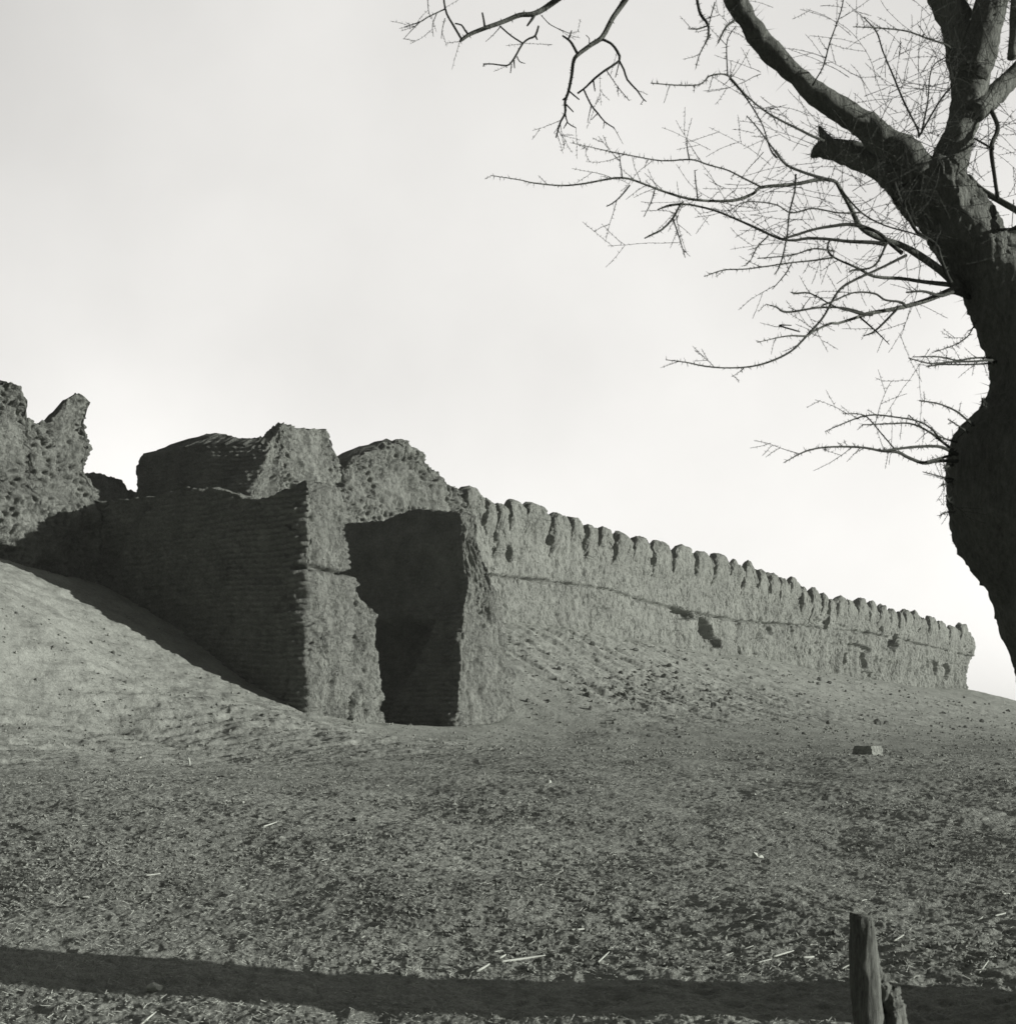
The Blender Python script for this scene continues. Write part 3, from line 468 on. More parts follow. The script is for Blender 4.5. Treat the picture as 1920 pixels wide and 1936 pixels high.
BR = [  # (path, twigs per metre, thorn size)
 c5([(1680,1370,20),(1640,1340,18),(1560,1270,16),(1460,1200,15),(1370,1150,12),(1250,1110,10),(1180,1060,10),(1140,980,9),(1090,890,8),(1060,850,7),(980,845,7),(880,865,7),(720,880,6),(680,910,6),(600,940,6),(500,945,5),(380,935,5),(260,900,4.5),(180,870,4),(60,835,4),(-110,862,3.4),(-220,872,3),(-350,860,2.5),(-420,845,2),(-550,825,1.4)], 5.75, 5.2),
 c5([(1300,1150,8),(1250,1140,8),(1130,1135,7),(1040,1125,6),(940,1120,6),(870,1130,5),(800,1120,5),(690,1070,5),(600,1030,4),(500,990,4),(400,965,4),(350,960,4),(290,965,5),(230,985,2)], 5.6, 5.3),
 c5([(1380,1190,9),(1320,1140,8),(1260,1090,7),(1150,1055,7),(1040,1065,6),(960,1080,5),(880,1105,5),(820,1122,4)], 5.65, 5.4),
 c5([(1620,1340,11),(1480,1325,8),(1380,1310,7),(1250,1300,6),(1170,1260,5),(1060,1210,4),(1030,1170,4),(1040,1120,3)], 5.75, 5.6),
 c5([(1660,1350,13),(1620,1360,12),(1500,1410,10),(1400,1440,9),(1330,1455,8),(1220,1475,8),(1160,1495,6),(1080,1520,5),(1040,1522,5),(960,1560,4),(930,1580,4),(840,1580,3),(700,1610,1.5)], 5.7, 5.2),
 c5([(1400,1200,6),(1280,1260,5),(1170,1310,5),(1100,1350,5),(1060,1400,4.5),(1010,1490,4.5),(940,1570,4.5),(860,1650,4),(760,1700,4),(660,1725,3.5),(540,1730,3),(440,1720,3),(370,1705,2.5),(270,1692,1.5)], 5.65, 5.0),
 c5([(1700,1400,9),(1620,1375,8),(1560,1390,7),(1480,1370,5),(1400,1375,3)], 5.7, 5.5),
 c5([(1400,1440,6),(1370,1420,5),(1300,1410,4),(1250,1380,4),(1160,1375,3),(1090,1400,3),(1000,1440,2)], 5.6, 5.3),
 c5([(1220,1480,5),(1120,1450,4),(1020,1445,4),(960,1450,4),(870,1465,4),(820,1465,4),(790,1445,3),(740,1430,1.5)], 5.5, 5.2),
 c5([(1240,1480,6),(1190,1475,7),(1130,1460,4),(1060,1440,3),(950,1380,3),(880,1380,4),(860,1375,2)], 5.5, 5.3),
 c5([(1060,1210,4),(960,1225,3.5),(860,1235,3),(760,1250,3),(640,1265,2.5),(540,1270,2.5),(450,1300,1.5)], 5.6, 5.2),
 c5([(860,1240,3),(830,1290,2.5),(770,1360,1.5)], 5.4, 5.3),
 c5([(880,820,4),(875,900,3.5),(850,1000,3.5),(840,1100,3),(820,1200,3),(800,1260,3),(780,1290,2)], 5.4, 5.2),
 c5([(350,950,4),(330,975,4),(300,1030,4.5),(250,1080,4),(210,1100,4),(170,1120,2.5)], 5.35, 5.2),
 c5([(305,1035,3),(330,1110,2.5),(360,1210,1.6)], 5.3, 5.2),
 c5([(1060,850,6),(980,830,6),(890,800,5),(830,770,4.5),(790,720,4),(760,680,3),(700,600,2.5),(650,545,2)], 5.5, 5.0),
 c5([(1010,660,5),(960,640,5),(880,600,4.5),(800,560,4),(720,510,3.5),(640,440,3),(560,355,3),(480,355,3),(430,395,2.5),(330,400,2.5),(200,390,2)], 5.6, 4.6),
 c5([(560,355,3),(555,250,2.5),(560,180,2),(600,120,1.5)], 5.0, 4.9),
 c5([(720,880,4),(640,840,3.5),(560,800,3),(470,775,3),(390,750,3),(250,755,2.5),(100,730,2.5),(0,710,2),(-90,690,1.5),(-180,670,1)], 5.5, 4.9),
 c5([(1340,860,10),(1370,940,9),(1400,1000,8),(1450,1090,7),(1540,1150,7),(1560,1210,7),(1590,1290,8),(1610,1330,9)], 5.7, 5.75),
 c5([(1090,890,4),(1190,1000,3.5),(1300,1060,3),(1440,1100,3),(1500,1130,3)], 5.5, 5.6),
 c5([(960,400,4),(970,380,3),(1010,310,3),(1040,200,3),(1080,90,2.5),(1100,20,2.5),(1110,-60,2)], 5.6, 5.5),
 c5([(1610,230,4),(1590,210,4),(1500,180,3.5),(1400,145,3),(1260,130,2.5),(1150,125,1.5)], 5.7, 5.1),
 c5([(1460,640,5),(1450,600,4),(1390,480,4),(1340,360,3.5),(1290,240,3),(1260,150,3),(1200,80,2)], 5.7, 5.3),
 c5([(1460,640,4),(1560,470,3.5),(1620,400,3)], 5.65, 5.5), c5([(1470,630,4),(1500,480,3),(1520,320,2.5),(1600,260,2)], 5.65, 5.4),
 c5([(1690,830,12),(1750,890,12),(1850,950,12),(1920,990,13),(2000,1050,13)], 5.75, 5.7), c5([(1790,500,9),(1830,600,9),(1800,690,9),(1815,830,8),(1830,930,8)], 5.7, 5.6), c5([(1720,650,4),(1790,690,4),(1810,700,4)], 5.7, 5.6),
 c5([(1800,1085,6),(1850,1080,6),(1920,1075,5)], 5.6, 5.4), c5([(1190,1000,3),(1080,1000,3),(960,980,3),(860,1000,3),(780,960,2.5),(640,950,2),(560,1000,1.5)], 5.5, 5.1),
 c5([(1060,1180,3),(960,1170,3),(860,1200,2.5),(700,1215,2)], 5.5, 5.2), c5([(750,1110,3),(700,1160,2.5),(670,1220,2),(640,1250,1.5)], 5.4, 5.2), c5([(420,940,3),(410,860,2.5),(405,800,2)], 5.3, 5.3),
 c5([(380,750,3),(370,700,2.5),(368,650,1.5)], 5.1, 5.1), c5([(220,880,3),(200,950,2.5),(165,1020,1.5)], 5.3, 5.3), c5([(100,870,3.5),(60,920,3),(20,955,2.5),(-10,970,2)], 5.2, 5.2), c5([(65,840,3),(55,760,2),(50,720,1.5)], 5.2, 5.2),
 c5([(570,370,3),(640,450,3),(720,580,2.5),(760,700,3),(790,740,4)], 5.3, 5.1),
 c5([(1310,1140,5),(1250,1250,4),(1150,1270,4),(1130,1280,2)], 5.6, 5.5), c5([(900,1560,3),(800,1530,3),(860,1530,2)], 5.3, 5.3), c5([(1370,1440,5),(1260,1550,4),(1200,1580,2)], 5.5, 5.4), c5([(1180,1490,4),(1260,1560,3),(1320,1620,1.5)], 5.4, 5.3),
 c6([(1600,345,5),(1570,340,5),(1500,345,4),(1400,348,4),(1300,355,3),(1200,330,2)], 5.6, 5.2), c6([(1580,330,4),(1500,330,3.5),(1420,340,3),(1340,325,3),(1220,325,2)], 5.6, 5.3), c6([(1590,352,4),(1520,358,3.5),(1430,360,3),(1350,360,3),(1280,370,2)], 5.6, 5.3),
 c6([(1420,770,8),(1400,760,7),(1340,735,6),(1240,735,5.5),(1150,745,5),(1080,755,4)], 5.6, 5.3), c6([(1420,800,8),(1400,800,7),(1330,800,7),(1270,810,6.5),(1200,785,6),(1150,760,6),(1080,755,5),(1000,740,4.5),(900,735,4),(800,740,3.5),(720,760,3),(630,808,1.5)], 5.6, 5.0),
 c6([(1410,768,5),(1340,790,5),(1280,805,5)], 5.6, 5.5), c6([(1400,750,5),(1350,710,5),(1290,665,4),(1210,630,3.5),(1120,630,3),(990,635,2)], 5.6, 5.2), c6([(1360,720,4),(1300,650,3.5),(1230,615,3),(1140,600,3),(1050,590,3),(980,600,3),(900,630,2.5),(820,665,1.5)], 5.6, 5.2),
 c6([(1500,640,4),(1480,625,4),(1420,575,3.5),(1340,540,3),(1250,525,2.5)], 5.6, 5.3), c6([(1140,750,3),(1080,680,2.5),(1010,600,2.5),(960,585,2),(900,585,1.5)], 5.4, 5.2), c6([(1470,670,3),(1450,655,3),(1380,610,2)], 5.6, 5.5),
 c6([(1400,885,5),(1380,880,4),(1340,870,3),(1265,850,1.5)], 5.6, 5.5), c6([(1400,890,4),(1370,905,3),(1345,915,2)], 5.6, 5.5), c6([(1400,1020,4),(1385,985,4),(1370,960,3)], 5.6, 5.5), c6([(1410,1035,3),(1370,1035,3),(1342,1050,2)], 5.6, 5.5), c6([(1545,520,6),(1540,545,6),(1535,515,3)], 5.6, 5.5),
 c6([(1510,160,3),(1470,230,2.5),(1410,270,2),(1330,298,1.5)], 5.5, 5.3), c6([(1400,820,5),(1380,825,5),(1360,830,3)], 5.6, 5.5), c6([(1420,715,4),(1370,700,3),(1280,660,2),(1200,590,2)], 5.6, 5.4),
 # hanging boughs at the top middle
 path([(1300,-170,12),(1230,-140,9),(1130,-60,6),(1044,5,4.6)], DT-.1, 6.1) + c7([(990,80,13),(900,90,12),(800,130,11),(700,165,11),(600,205,10),(550,240,8),(538,250,4)], 6.1, 6.1),
 c7([(550,235,7),(500,150,7),(460,80,6),(445,10,5.5),(440,-60,4)], 6.1, 6.1), c7([(690,160,7),(684,120,6),(675,75,5)], 6.1, 6.1), c7([(455,50,4),(350,100,3.5),(300,130,3.5),(210,160,2)], 6.1, 5.9), c7([(300,130,3),(240,190,2),(200,235,1.5)], 6., 6.),
 c7([(590,205,6),(570,180,6),(550,150,5),(510,140,4)], 6.1, 6.1), c7([(780,155,5),(850,215,5),(920,260,5)], 6.1, 6.1), c7([(1015,155,6),(995,215,7),(960,230,6),(920,260,6),(880,330,6),(850,375,5.5),(820,395,5),(740,385,4),(680,385,4)], 6.1, 6.1), c7([(990,85,10),(975,115,9),(945,155,5)], 6.1, 6.1),
 c7([(995,215,6),(1007,238,4)], 6.1, 6.1), c7([(865,360,5),(870,410,3)], 6.1, 6.1), c7([(852,385,4),(845,440,3)], 6.1, 6.1), c7([(885,340,4),(900,370,3),(935,382,2)], 6.1, 6.1), c7([(820,395,4),(822,408,3)], 6.1, 6.1), c7([(690,385,4),(680,400,3)], 6.1, 6.1),
 c7([(780,165,3),(740,210,2),(695,250,1.5)], 6.1, 6.1), c7([(450,110,3),(435,170,2.5),(428,230,2)], 6.05, 6.), c7([(400,80,3),(375,150,2.5),(380,220,1.5)], 6.05, 6.), c7([(345,-20,3),(350,60,2.5),(365,110,2)], 6.05, 6.),
 path([(1300,-170,13),(1240,-90,8),(1179,3,4.8)], DT-.1, 5.9) + c7([(1460,110,13),(1400,220,13),(1330,270,12),(1250,330,11),(1225,370,9),(1215,450,8),(1195,550,7.5),(1175,610,7),(1175,680,6),(1145,740,5),(1120,830,3.5)], 5.9, 5.9),
 c7([(1250,325,9),(1215,260,8),(1190,235,7),(1158,213,5)], 5.9, 5.9), c7([(1192,240,6),(1205,210,5),(1214,182,3)], 5.9, 5.9), c7([(1395,235,8),(1450,260,8),(1490,310,9),(1502,365,8),(1420,420,7),(1350,475,7),(1300,525,6),(1250,562,6)], 5.9, 5.9),
 c7([(1500,365,7),(1530,420,6),(1550,480,6),(1610,545,5),(1640,590,4),(1665,612,3)], 5.9, 5.9), c7([(1650,600,3),(1630,630,2)], 5.9, 5.9), c7([(1285,535,5),(1330,630,5),(1370,680,5),(1415,735,4),(1470,770,3.5)], 5.9, 5.9), c7([(1470,770,2),(1525,870,1)], 5.9, 5.9),
 c7([(1175,680,5),(1190,740,4),(1240,770,3)], 5.9, 5.9), c7([(1200,550,5),(1260,600,4)], 5.9, 5.9), c7([(1182,630,5),(1225,675,3.5)], 5.9, 5.9), c7([(1185,740,4),(1165,775,2.5)], 5.9, 5.9), c7([(1178,590,7),(1160,602,5)], 5.9, 5.9), c7([(1500,380,4),(1490,420,3.5),(1478,465,3)], 5.9, 5.9),
 c7([(1335,630,4),(1322,680,3),(1310,740,2)], 5.9, 5.9), c7([(1368,685,3),(1335,720,2)], 5.9, 5.9), c7([(1412,735,3),(1405,775,2)], 5.9, 5.9), c7([(1345,485,5),(1355,550,3)], 5.9, 5.9), c7([(1425,425,2.5),(1490,520,2),(1560,605,2)], 5.9, 5.8), c7([(1320,260,3),(1320,230,2.5),(1300,210,2)], 5.9, 5.9),
 c7([(1030,90,2.5),(1090,150,2.5),(1200,200,2)], 5.9, 5.9), c5([(410,-40,6),(430,60,6),(465,110,5),(470,160,4),(455,200,2)], 5.6, 5.4),  c5([(590,95,5),(550,130,4),(515,200,3)], 5.7, 5.4), c5([(465,120,3),(420,135,3),(375,135,1.5)], 5.5, 5.4), c5([(480,160,3),(430,250,2.5),(410,320,1.5)], 5.5, 5.4), c5([(500,10,3),(480,80,2.5),(470,130,2)], 5.6, 5.5)]
twigs = Bag()
def twig(bag, p, d, ln, r, depth=0, droop=.2):
    n = max(3, int(ln / .03)); pts = []; q = p.copy(); d = d / np.linalg.norm(d); bend = np.array([rt.gauss(0, 1), rt.gauss(0, .6), rt.gauss(0, 1)]) * .12
    for k in range(n + 1):
        pts.append((*q, r * (1 - .75 * k / n)))
        d = d + bend * .35 + np.array([rt.gauss(0, 1), rt.gauss(0, .6), rt.gauss(0, 1)]) * .06; d /= np.linalg.norm(d); q = q + d * ln / n
    V, F, P = tube(pts, 4, cap=False, res=.05); bag.add(V, F); st = 2 if ln > .2 else 1
    for k in range(1, len(P) - 1, st):
        for _ in range(2):
            e = np.array([rt.gauss(0, 1), rt.gauss(0, 1), rt.gauss(0, 1)]); e /= np.linalg.norm(e); c = P[k, :3]; bag.spike(c, c + e * rt.uniform(.005, .014), .0013)
    if depth and ln > .12:
        for _ in range(rt.randint(1, 3)):
            k = rt.randint(len(P) // 4, len(P) - 2); t_ = P[k + 1, :3] - P[k, :3]; t_ = t_ / np.linalg.norm(t_)
            e = np.cross(t_, [rt.gauss(0, .5), 1, rt.gauss(0, .5)]); e *= rt.choice((-1, 1)); e /= np.linalg.norm(e); twig(bag, P[k, :3], t_ * .8 + e * rt.uniform(.5, 1.), ln * rt.uniform(.35, .6), r * .7, depth - 1)
for k, pts in enumerate(BR):
    b = Bag(); r0 = pts[0][3]; hang = pts[0][1] > 5.85 and pts[-1][1] > 5.85
    V, F, P = tube(pts, 8 if r0 > .003 else 6, .0015 if r0 > .003 else .0006, 50 + k, res=.02, grow=1.0 if hang else 1.18); b.add(V, F); L_ = 0; nxt = .01; ntw = rt.uniform(.05, .16)
    for i in range(1, len(P)):
        seg = P[i, :3] - P[i - 1, :3]; ln = np.linalg.norm(seg); L_ += ln; t_ = seg / (ln + 1e-9)
        while nxt < L_:
            e = np.array([rt.gauss(0, 1), rt.gauss(0, 1), rt.gauss(0, 1)]); e = e - t_ * e.dot(t_) * .8; e /= np.linalg.norm(e); c = P[i, :3] - t_ * rt.random() * ln
            b.spike(c, c + e * rt.uniform(.008, .024 if not hang else .014), max(.0018, P[i, 3] * .5)); nxt += rt.uniform(.006, .016) if not hang else rt.uniform(.02, .05)
        if L_ > ntw and P[i, 3] < .0045 and not hang:
            e = np.cross(t_, [rt.gauss(0, .4), 1, rt.gauss(0, .4)]); e *= rt.choice((-1, 1)); e /= np.linalg.norm(e)
            twig(b, P[i, :3], t_ * .9 + e * rt.uniform(.3, 1.), rt.uniform(.03, .12) if rt.random() < .75 else rt.uniform(.1, .2), min(.0015, P[i, 3] * .8), 1); ntw += rt.uniform(.10, .30)
        elif hang and L_ > ntw:
            e = np.cross(t_, [rt.gauss(0, .4), 1, rt.gauss(0, .4)]); e *= rt.choice((-1, 1)); e /= np.linalg.norm(e)
            twig(b, P[i, :3], t_ * .6 + e + np.array([0, 0, -.5]), rt.uniform(.04, .16), .0009, 1); ntw += rt.uniform(.10, .30)
    b.build('branch', M_TWIG if r0 < .009 else M_BARK, tree)
# the tangle of thorny shoots around the fork
for k in range(130):
    u = rt.random(); cx_, cy_ = (rt.gauss(1760, 75), rt.gauss(300, 130)) if u < .6 else ((rt.gauss(1850, 60), rt.gauss(120, 100)) if u < .8 else (rt.gauss(1600, 110), rt.gauss(200, 90)))
    p = wp(cx_, cy_, rt.uniform(5.0, 5.75)); a = rt.uniform(0, 6.28); twig(twigs, p, np.array([math.cos(a), rt.uniform(-.5, .3), math.sin(a)]), rt.uniform(.08, .42), rt.uniform(.0010, .0018), 1)
for k in range(45):
    cx_, cy_ = rt.gauss(1480, 130), rt.gauss(370, 70); p = wp(cx_, cy_, rt.uniform(4.9, 5.7)); a = rt.choice((0, math.pi)) + rt.gauss(0, .6)
    twig(twigs, p, np.array([math.cos(a), rt.uniform(-.4, .3), math.sin(a)]), rt.uniform(.08, .34), rt.uniform(.0009, .0014), 1)
tw = twigs.build('shoots', M_TWIG, tree); tw['kind'] = 'stuff'

# ------------------------------------------------------------------ posts, stones, straw
def gz1(x, y): return float(ground(np.array([x]), np.array([y]))[0])
px_, Yp = 1632, 4.4; X0 = (px_ - HX) / FP * Yp; g0 = gz1(X0, Yp); root = empty('wooden_post', (X0, Yp, g0)); tag(root, 'rough grey wooden post with a splintered side piece in the foreground', 'post')
zt = zat(1738, Yp); V, F, _ = tube([(X0 + .03, Yp, g0 - .2, .050), (X0 + .028, Yp, g0 + .2, .049), (X0 + .016, Yp, zt - .35, .048), (X0 + .002, Yp, zt - .15, .045), (X0 - .004, Yp, zt - .01, .043), (X0 - .004, Yp, zt, .036)], 60, .007, 5, res=.01)
V = np.array(V); k = V[:, 2] > zt - .015; V[k, 2] += .012 * noise(V[k, 0] * 70, V[k, 1] * 70, V[k, 2] * 0, 4) - .25 * (V[k, 0] - X0); b = Bag(); b.add(V, F); b.build('shaft', M_POST, root)
b = Bag(); V, F, _ = tube([(*wp(1650, 1800, Yp), .004), (*wp(1658, 1840, Yp), .014), (*wp(1668, 1868, Yp), .024), (*wp(1680, 1885, Yp), .030), (*wp(1690, 1905, Yp), .036), (*wp(1692, 1935, Yp), .034), (X0 + .09, Yp, g0 - .15, .036)], 28, .028, 6, res=.006); V = np.array(V); V[:, 2] += .02 * fbm(V[:, 0] * 40, V[:, 1] * 40, V[:, 2] * 20, 3, 5, ridged=True); V[:, 0] += .012 * fbm(V[:, 0] * 30, V[:, 1] * 30, V[:, 2] * 30, 3, 8, ridged=True); b.add(V, F); b.build('splintered_offshoot', M_POST, root)

def rock_mesh(name, seed, flat=.6, mat=M_STONE, cut=6):
    import bmesh
    bm = bmesh.new(); bmesh.ops.create_icosphere(bm, subdivisions=3, radius=1); r = random.Random(seed)
    pl = [(Vector((r.gauss(0, 1), r.gauss(0, 1), r.gauss(0, .8))).normalized(), r.uniform(.5, .8)) for _ in range(cut)]
    for v_ in bm.verts:
        for n_, d_ in pl:
            e = v_.co.dot(n_) - d_
            if e > 0: v_.co -= n_ * e
        c = v_.co; f = float(fbm(np.array([c.x * 1.7]), np.array([c.y * 1.7]), np.array([c.z * 1.7 + seed]), 3, seed)[0]); v_.co *= 1 + .22 * f; v_.co.z *= flat
    me = bpy.data.meshes.new(name); bm.to_mesh(me); bm.free(); me.materials.append(mat); return me
RM = [rock_mesh('stone', k, .45 + .1 * (k % 4)) for k in range(7)]; PM = [rock_mesh('pale_stone', 20 + k, .6, M_PALE) for k in range(3)]
BM_ = [rock_mesh('clod', 30 + k, .6, M_MUD) for k in range(4)]
def stone(px, py, w_, me, label, cat='stone', group=None, hs=1., rot=None, name='stone'):
    x, y, z = hit(px, py); r = w_ / FP * y / 2; o = bpy.data.objects.new(name, me); C.objects.link(o)
    o.location = (x, y, z + r * .22 * hs); o.scale = (r, r * rt.uniform(.7, 1.1), r * hs); o.rotation_euler = (rt.uniform(-.2, .2), rt.uniform(-.2, .2), rt.uniform(0, 6.28) if rot is None else rot)
    tag(o, label, cat, group); return o
NAMED = [
 (672, 1556, 17, RM[0], 'black stone alone on the sand below the left pier', 1.), (1480, 1532, 13, PM[1], 'pale wedge stone beside a small dark shadow, upper of the two near it', .9), (1503, 1560, 17, RM[2], 'rounded dark stone just below the pale wedge stone', .9),
 (1658, 1370, 15, RM[3], 'upright dark stone on the slope directly above the mud block', 1.8), (293, 1872, 34, PM[0], 'largest pale angular stone, beyond the tree shadow at bottom left', 1.1), (34, 1542, 14, BM_[1], 'rounded stone on the sand at the far left edge', .9),
 (420, 1470, 20, RM[4], 'flat black stone, rightmost of the stones in a row on the left', .5), (384, 1464, 11, RM[5], 'small black stone second from the right of the row on the left', .7), (310, 1465, 8, RM[1], 'tiny black stone at the left end of the row on the left', 1.),
 (262, 1437, 12, PM[2], 'pale round stone above the row of stones on the left', .8), (1672, 1446, 12, RM[1], 'dark stone in the trail just below the mud block', .7), (1700, 1446, 10, RM[2], 'smaller dark stone in the trail right of the one below the mud block', .6), (1858, 1456, 16, RM[6], 'long flat dark stone in the trail near the right edge', .5), (1884, 1444, 13, RM[3], 'dark stone nearest the right edge on the trail', .8),
 (1812, 1454, 9, RM[5], 'small dark stone left of the long flat stone on the trail', .6), (1297, 1330, 8, PM[1], 'single bright pebble on the slope below the cavity', 1.), (158, 1700, 20, PM[2], 'flat pale stone above the tree shadow at the left', .4), (700, 1452, 7, RM[0], 'tiny black stone left of centre below the gateway', 1.), (722, 1455, 7, RM[2], 'tiny black stone right of its twin below the gateway', 1.)]
for a in NAMED: stone(a[0], a[1], a[2], a[3], a[4], hs=a[5])
# one fallen mud block
x, y, z = hit(1642, 1427); bs = y / FP; import bmesh
bm = bmesh.new(); bmesh.ops.create_cube(bm, size=1); bmesh.ops.subdivide_edges(bm, edges=bm.edges[:], cuts=9, use_grid_fill=True)
for v_ in bm.verts:
    c = v_.co; m = max(abs(c.x), abs(c.y), abs(c.z)); rr = c.length; c *= 1 - .12 * max(0, rr - .62); f = fbm(np.array([c.x * 3.]), np.array([c.y * 3]), np.array([c.z * 3]), 3, 3)[0]; c *= 1 + .10 * float(f); c.z *= 1 if c.z < 0 else .95; c.x *= 1 - .10 * (c.z > 0.2)
me = bpy.data.meshes.new('mud_block'); bm.to_mesh(me); bm.free(); me.materials.append(M_SAND)
o = bpy.data.objects.new('mud_block', me); C.objects.link(o); o.location = (x, y + .1, z + 8 * bs); o.scale = (44 * bs, 34 * bs, 22 * bs); o.rotation_euler = (.03, .02, R(-50)); tag(o, 'squared fallen mud block casting a long shadow on the right of the sand', 'mud brick')
# folded white scrap
x, y, z = hit(1432, 1616); k = y / FP; V = np.array([(-12, 0, 0), (-9, -3, 13), (0, -5, 3), (0, 4, 10), (6, -1, 7), (12, 2, 0), (11, 6, 5)]) * k * 1.; V = np.vstack([V, V + np.array([0, .02, .0])])
Ff = [(0, 2, 1), (1, 2, 3), (2, 4, 3), (2, 5, 4), (4, 5, 6), (3, 4, 6)]; Ff = Ff + [(a + 7, c + 7, b_ + 7) for a, b_, c in Ff] + [(0, 1, 8, 7), (1, 3, 10, 8), (3, 6, 13, 10), (6, 5, 12, 13), (5, 2, 9, 12), (2, 0, 7, 9)]
o = mesh('scrap', V, Ff, M_PALE, False); o.location = (x, y, z - .005); tag(o, 'crumpled white scrap lying on open sand right of centre', 'scrap')
x, y, z = hit(359, 1452); k = y / FP; b = Bag(); V, F, _ = tube([(x, y, z - .02, .6 * k), (x - 1 * k, y, z + 8 * k, 2.0 * k), (x - 3 * k, y, z + 17 * k, 1.4 * k)], 6); b.add(V, F); o = b.build('bone', M_PALE); tag(o, 'thin pale splinter standing upright among the row of stones on the left', 'bone')
# scattered rubble
def scatter(n, reg, w0, w1, label, group, meshes, cat='stone', name='stone'):
    k = 0
    while k < n:
        px = rt.uniform(reg[0], reg[2]); py = rt.uniform(reg[1], reg[3])
        xlim = np.interp(px, [960, 1100, 1250, 1400, 1520, 1640, 1826, 1920], [1215, 1215, 1232, 1255, 1280, 1298, 1318, 1345]) if px > 960 else np.interp(px, [0, 575, 720, 960], [1120, 1360, 1385, 1400])
        if py < xlim: continue
        k += 1; stone(px, py, rt.uniform(w0, w1) ** 1.0 * (1.5 if rt.random() < .12 else 1), rt.choice(meshes), label, cat, group, rt.uniform(.9, 1.7), name=name)
scatter(150, (1150, 1210, 1915, 1400), 4, 10, 'small dark stone scattered on the slope below the crenellated wall', 'stones on the right slope', RM)
scatter(50, (1100, 1290, 1400, 1350), 5, 12, 'clod of fallen mud in the rubble patch at the foot of the slope', 'clods in the rubble patch', RM + BM_, 'clod', 'clod')
scatter(50, (985, 1190, 1300, 1330), 5, 12, 'lump of broken mud on the gullied bank right of the gateway', 'lumps on the gullied bank', BM_ + RM[:2], 'clod', 'clod')
scatter(60, (20, 1130, 700, 1450), 4, 9, 'pebble on the sunlit left slope', 'pebbles on the left slope', RM + BM_)
scatter(22, (20, 1470, 1900, 1700), 4, 8, 'pale pebble lying loose on the open sand', 'pebbles on the open sand', PM + RM[:1])
# straw and sticks
def stick(x0, y0, x1, y1, r, label, group=None, mid=0.):
    a = np.array(hit(x0, y0)); c = np.array(hit(x1, y1)); b = Bag(); m = (a + c) / 2; m[2] += .012; pr = np.array([-(c - a)[1], (c - a)[0], 0]); m = m + pr * mid; rr = r / FP * m[1]
    a[2] += rr + .004; c[2] += rr + .010; loc = Vector(a); V, F, _ = tube([(*(a - a), rr), (*(m - a), rr), (*(c - a), rr * .6)], 6, .001, int(x0)); b.add(V, F); o = b.build('stick', M_STRAW); o.location = loc; tag(o, label, 'stick', group); return o
LG = 'sticks lying on the foreground sand'
for a in [(946, 1820, 1030, 1805, 2.2, 'longest straight pale stick in the foreground, above the tree shadow', None), (900, 1832, 925, 1825, 2.4, 'short thick pale stick at the left end of the longest stick', None), (944, 1815, 956, 1806, 2., 'stub crossing the end of the longest stick', None),
          (1130, 1818, 1151, 1803, 1.8, 'bent forked pale stick right of the longest stick', None), (1078, 1763, 1104, 1759, 2., 'short pale stick above the forked one', None), (265, 1933, 295, 1916, 1.8, 'pale stick in the bottom left corner below the pale stone', None), (275, 1672, 303, 1668, 1.4, 'thin pale straw on the left above the tree shadow', None),
          (498, 1568, 524, 1562, 1.3, 'pair of thin straws crossing left of the black stone', None), (1461, 1812, 1500, 1803, 1.8, 'slightly curved pale stick left of the wooden post', None), (1517, 1816, 1538, 1812, 2.2, 'short fat pale stick nearest the wooden post on its left', None), (1590, 1840, 1614, 1831, 1.6, 'curved straw touching the view of the post base', None), (1850, 1852, 1868, 1836, 1.6, 'upright leaning pale straw near the right edge', None), (1430, 1823, 1458, 1819, 1.6, 'pale straw left of the curved stick', None),
          (1688, 1790, 1708, 1784, 1.8, 'pale stick just right of the post', None), (1560, 1728, 1600, 1734, 1.6, 'pale bent straw left of the post top', None), (1555, 1676, 1578, 1676, 1.6, 'horizontal pale straw above the post top', None), (1880, 1728, 1900, 1722, 1.8, 'small pale stick by the right edge above the leaning straw', None), (1895, 1688, 1912, 1685, 1.6, 'tiny pale stick on the right edge', None)]:
    stick(*a)
for k in range(110):
    py = 1480 + 400 * rt.random() ** .6; px = rt.uniform(10, 1910) if rt.random() < .5 else rt.uniform(1000, 1910); ln = rt.uniform(8, 26) * (.4 + .6 * (py - 1400) / 500); a = rt.gauss(0, .35)
    stick(px, py, px + ln * math.cos(a), py - ln * .35 * math.sin(a), rt.uniform(.6, 1.2), 'thin dry straw lying loose on the foreground sand', 'dry straws on the foreground sand', rt.gauss(0, .22))
b = Bag(); n = 80000
Yr = 4.2 + 26 * np.random.RandomState(5).rand(n) ** 1.7; rs = np.random.RandomState(6); Xr = (rs.rand(n) * 2 - 1) * .42 * Yr; Zr = ground(Xr, Yr); an = rs.rand(n) * 6.28; ln = (.008 + .03 * rs.rand(n) ** 2.5) * (.8 + Yr / 20); up = rs.rand(n) * .6; rr = .0010 + .0010 * rs.rand(n)
d = np.stack([np.cos(an), np.sin(an), up], 1) * ln[:, None]; p = np.stack([Xr, Yr, Zr], 1); a = np.stack([-np.sin(an), np.cos(an), an * 0], 1) * rr[:, None]; h = np.array([[0, 0, 1.]]) * rr[:, None] * 1.6
V = np.stack([p - a, p + a, p + h, p + d - a * .6, p + d + a * .6, p + d + h * .6], 1).reshape(-1, 3); k = np.arange(n)[:, None] * 6
F = np.vstack([k + q for q in ([0, 1, 4, 3], [1, 2, 5, 4], [2, 0, 3, 5])])
o = mesh('dry_litter', V, F, M_STRAW, False); tag(o, 'fine dry grass litter strewn over the foreground sand', 'grass litter', kind='stuff')

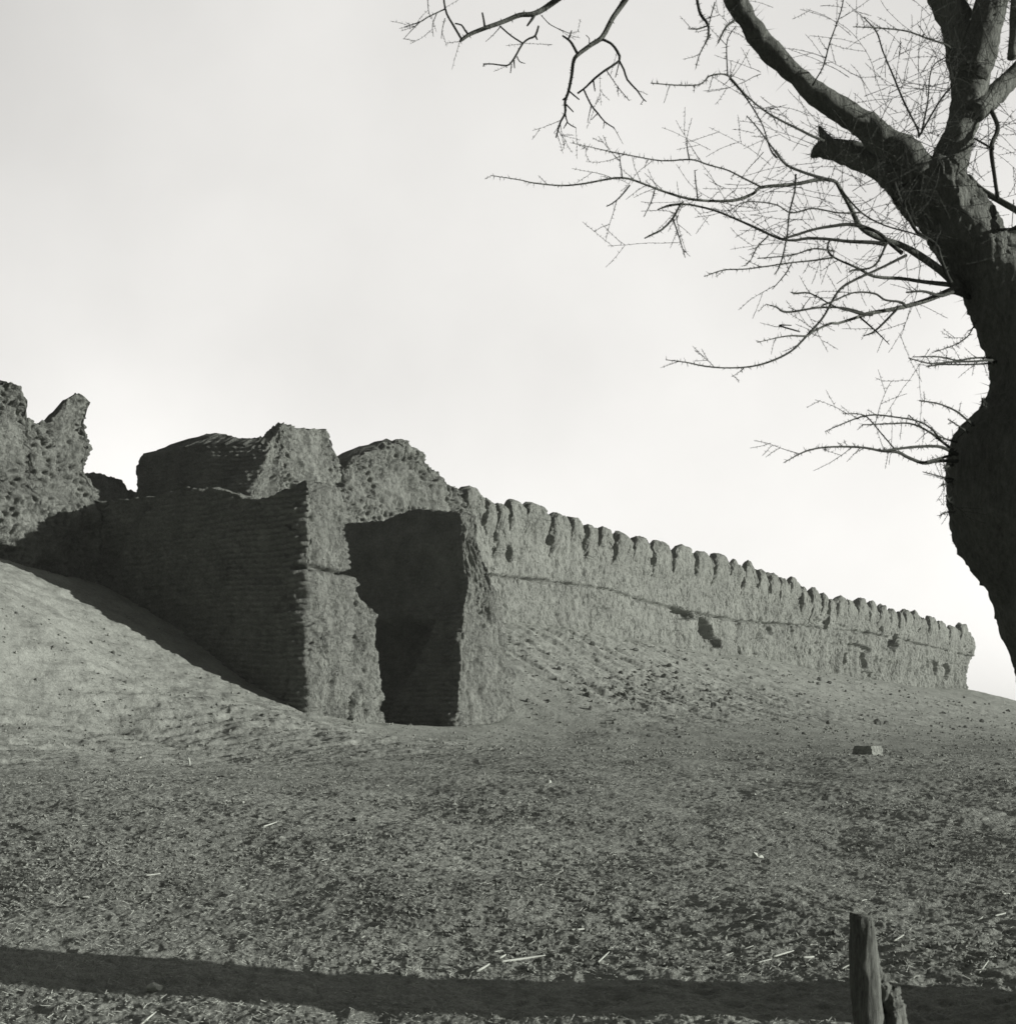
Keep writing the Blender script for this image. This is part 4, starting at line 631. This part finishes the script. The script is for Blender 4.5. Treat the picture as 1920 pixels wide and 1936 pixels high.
# loose gravel and crumbled mud on all the open ground
n = 42000; rs = np.random.RandomState(12)
az = np.radians(rs.uniform(-23, 23, n)); Rr = np.exp(rs.uniform(math.log(7), math.log(105), n)); Xr, Yr = np.sin(az) * Rr, np.cos(az) * Rr; s_, t_ = ST(Xr, Yr)
k = (t_ > .6) & ~((s_ > -.3) & (s_ < 11) & (t_ < 9.8)) & (rnd((Xr * 1).astype(np.int64), (Yr * 1).astype(np.int64), np.zeros(n, np.int64), 3) < .35 + .5 * (Rr > 28)); Xr, Yr, Rr = Xr[k], Yr[k], Rr[k]; n = len(Xr)
sz = (.006 + .00055 * Rr) * (.5 + 1.3 * rs.rand(n) ** 3); Zr = ground(Xr, Yr) + sz * .3; th = rs.rand(n) * 6.28
B = np.array([[1, 0, 0], [0, 1, 0], [-1, 0, 0], [0, -1, 0], [.1, .1, 1], [0, 0, -1]]); V = B[None] * (1 + .35 * rs.randn(n, 6, 1)) * sz[:, None, None]
c_, q_ = np.cos(th)[:, None], np.sin(th)[:, None]; V = np.stack([V[:, :, 0] * c_ - V[:, :, 1] * q_, V[:, :, 0] * q_ + V[:, :, 1] * c_, V[:, :, 2] * .8], 2) + np.stack([Xr, Yr, Zr], 1)[:, None]
F = np.array([[0, 1, 4], [1, 2, 4], [2, 3, 4], [3, 0, 4], [1, 0, 5], [2, 1, 5], [3, 2, 5], [0, 3, 5]]); F = (F[None] + np.arange(n)[:, None, None] * 6).reshape(-1, 3)
o = mesh('gravel', V.reshape(-1, 3), F, M_SAND, False); tag(o, 'loose gravel and crumbs of mud strewn over the ground and slopes', 'gravel', kind='stuff')

# ------------------------------------------------------------------ haze volume added to pale the far wall in place of lens flare
hm = bpy.data.materials.new('flare_haze'); hm.use_nodes = True; ht = hm.node_tree; ht.nodes.clear(); ho = ht.nodes.new('ShaderNodeOutputMaterial'); hv = ht.nodes.new('ShaderNodeVolumePrincipled')
hv.inputs['Color'].default_value = (.97, 1, .94, 1); hv.inputs['Density'].default_value = .0005; hv.inputs['Anisotropy'].default_value = .2; ht.links.new(hv.outputs[0], ho.inputs['Volume'])
V = [(x, y, z) for x in (-4100, 4100) for y in (-4100, 4100) for z in (-3., 18.)]; F = [(0, 1, 3, 2), (4, 6, 7, 5), (0, 4, 5, 1), (2, 3, 7, 6), (0, 2, 6, 4), (1, 5, 7, 3)]
o = mesh('haze', V, F, hm, False); tag(o, 'thin pale haze added over the ruins in place of lens flare', 'haze', kind='stuff')
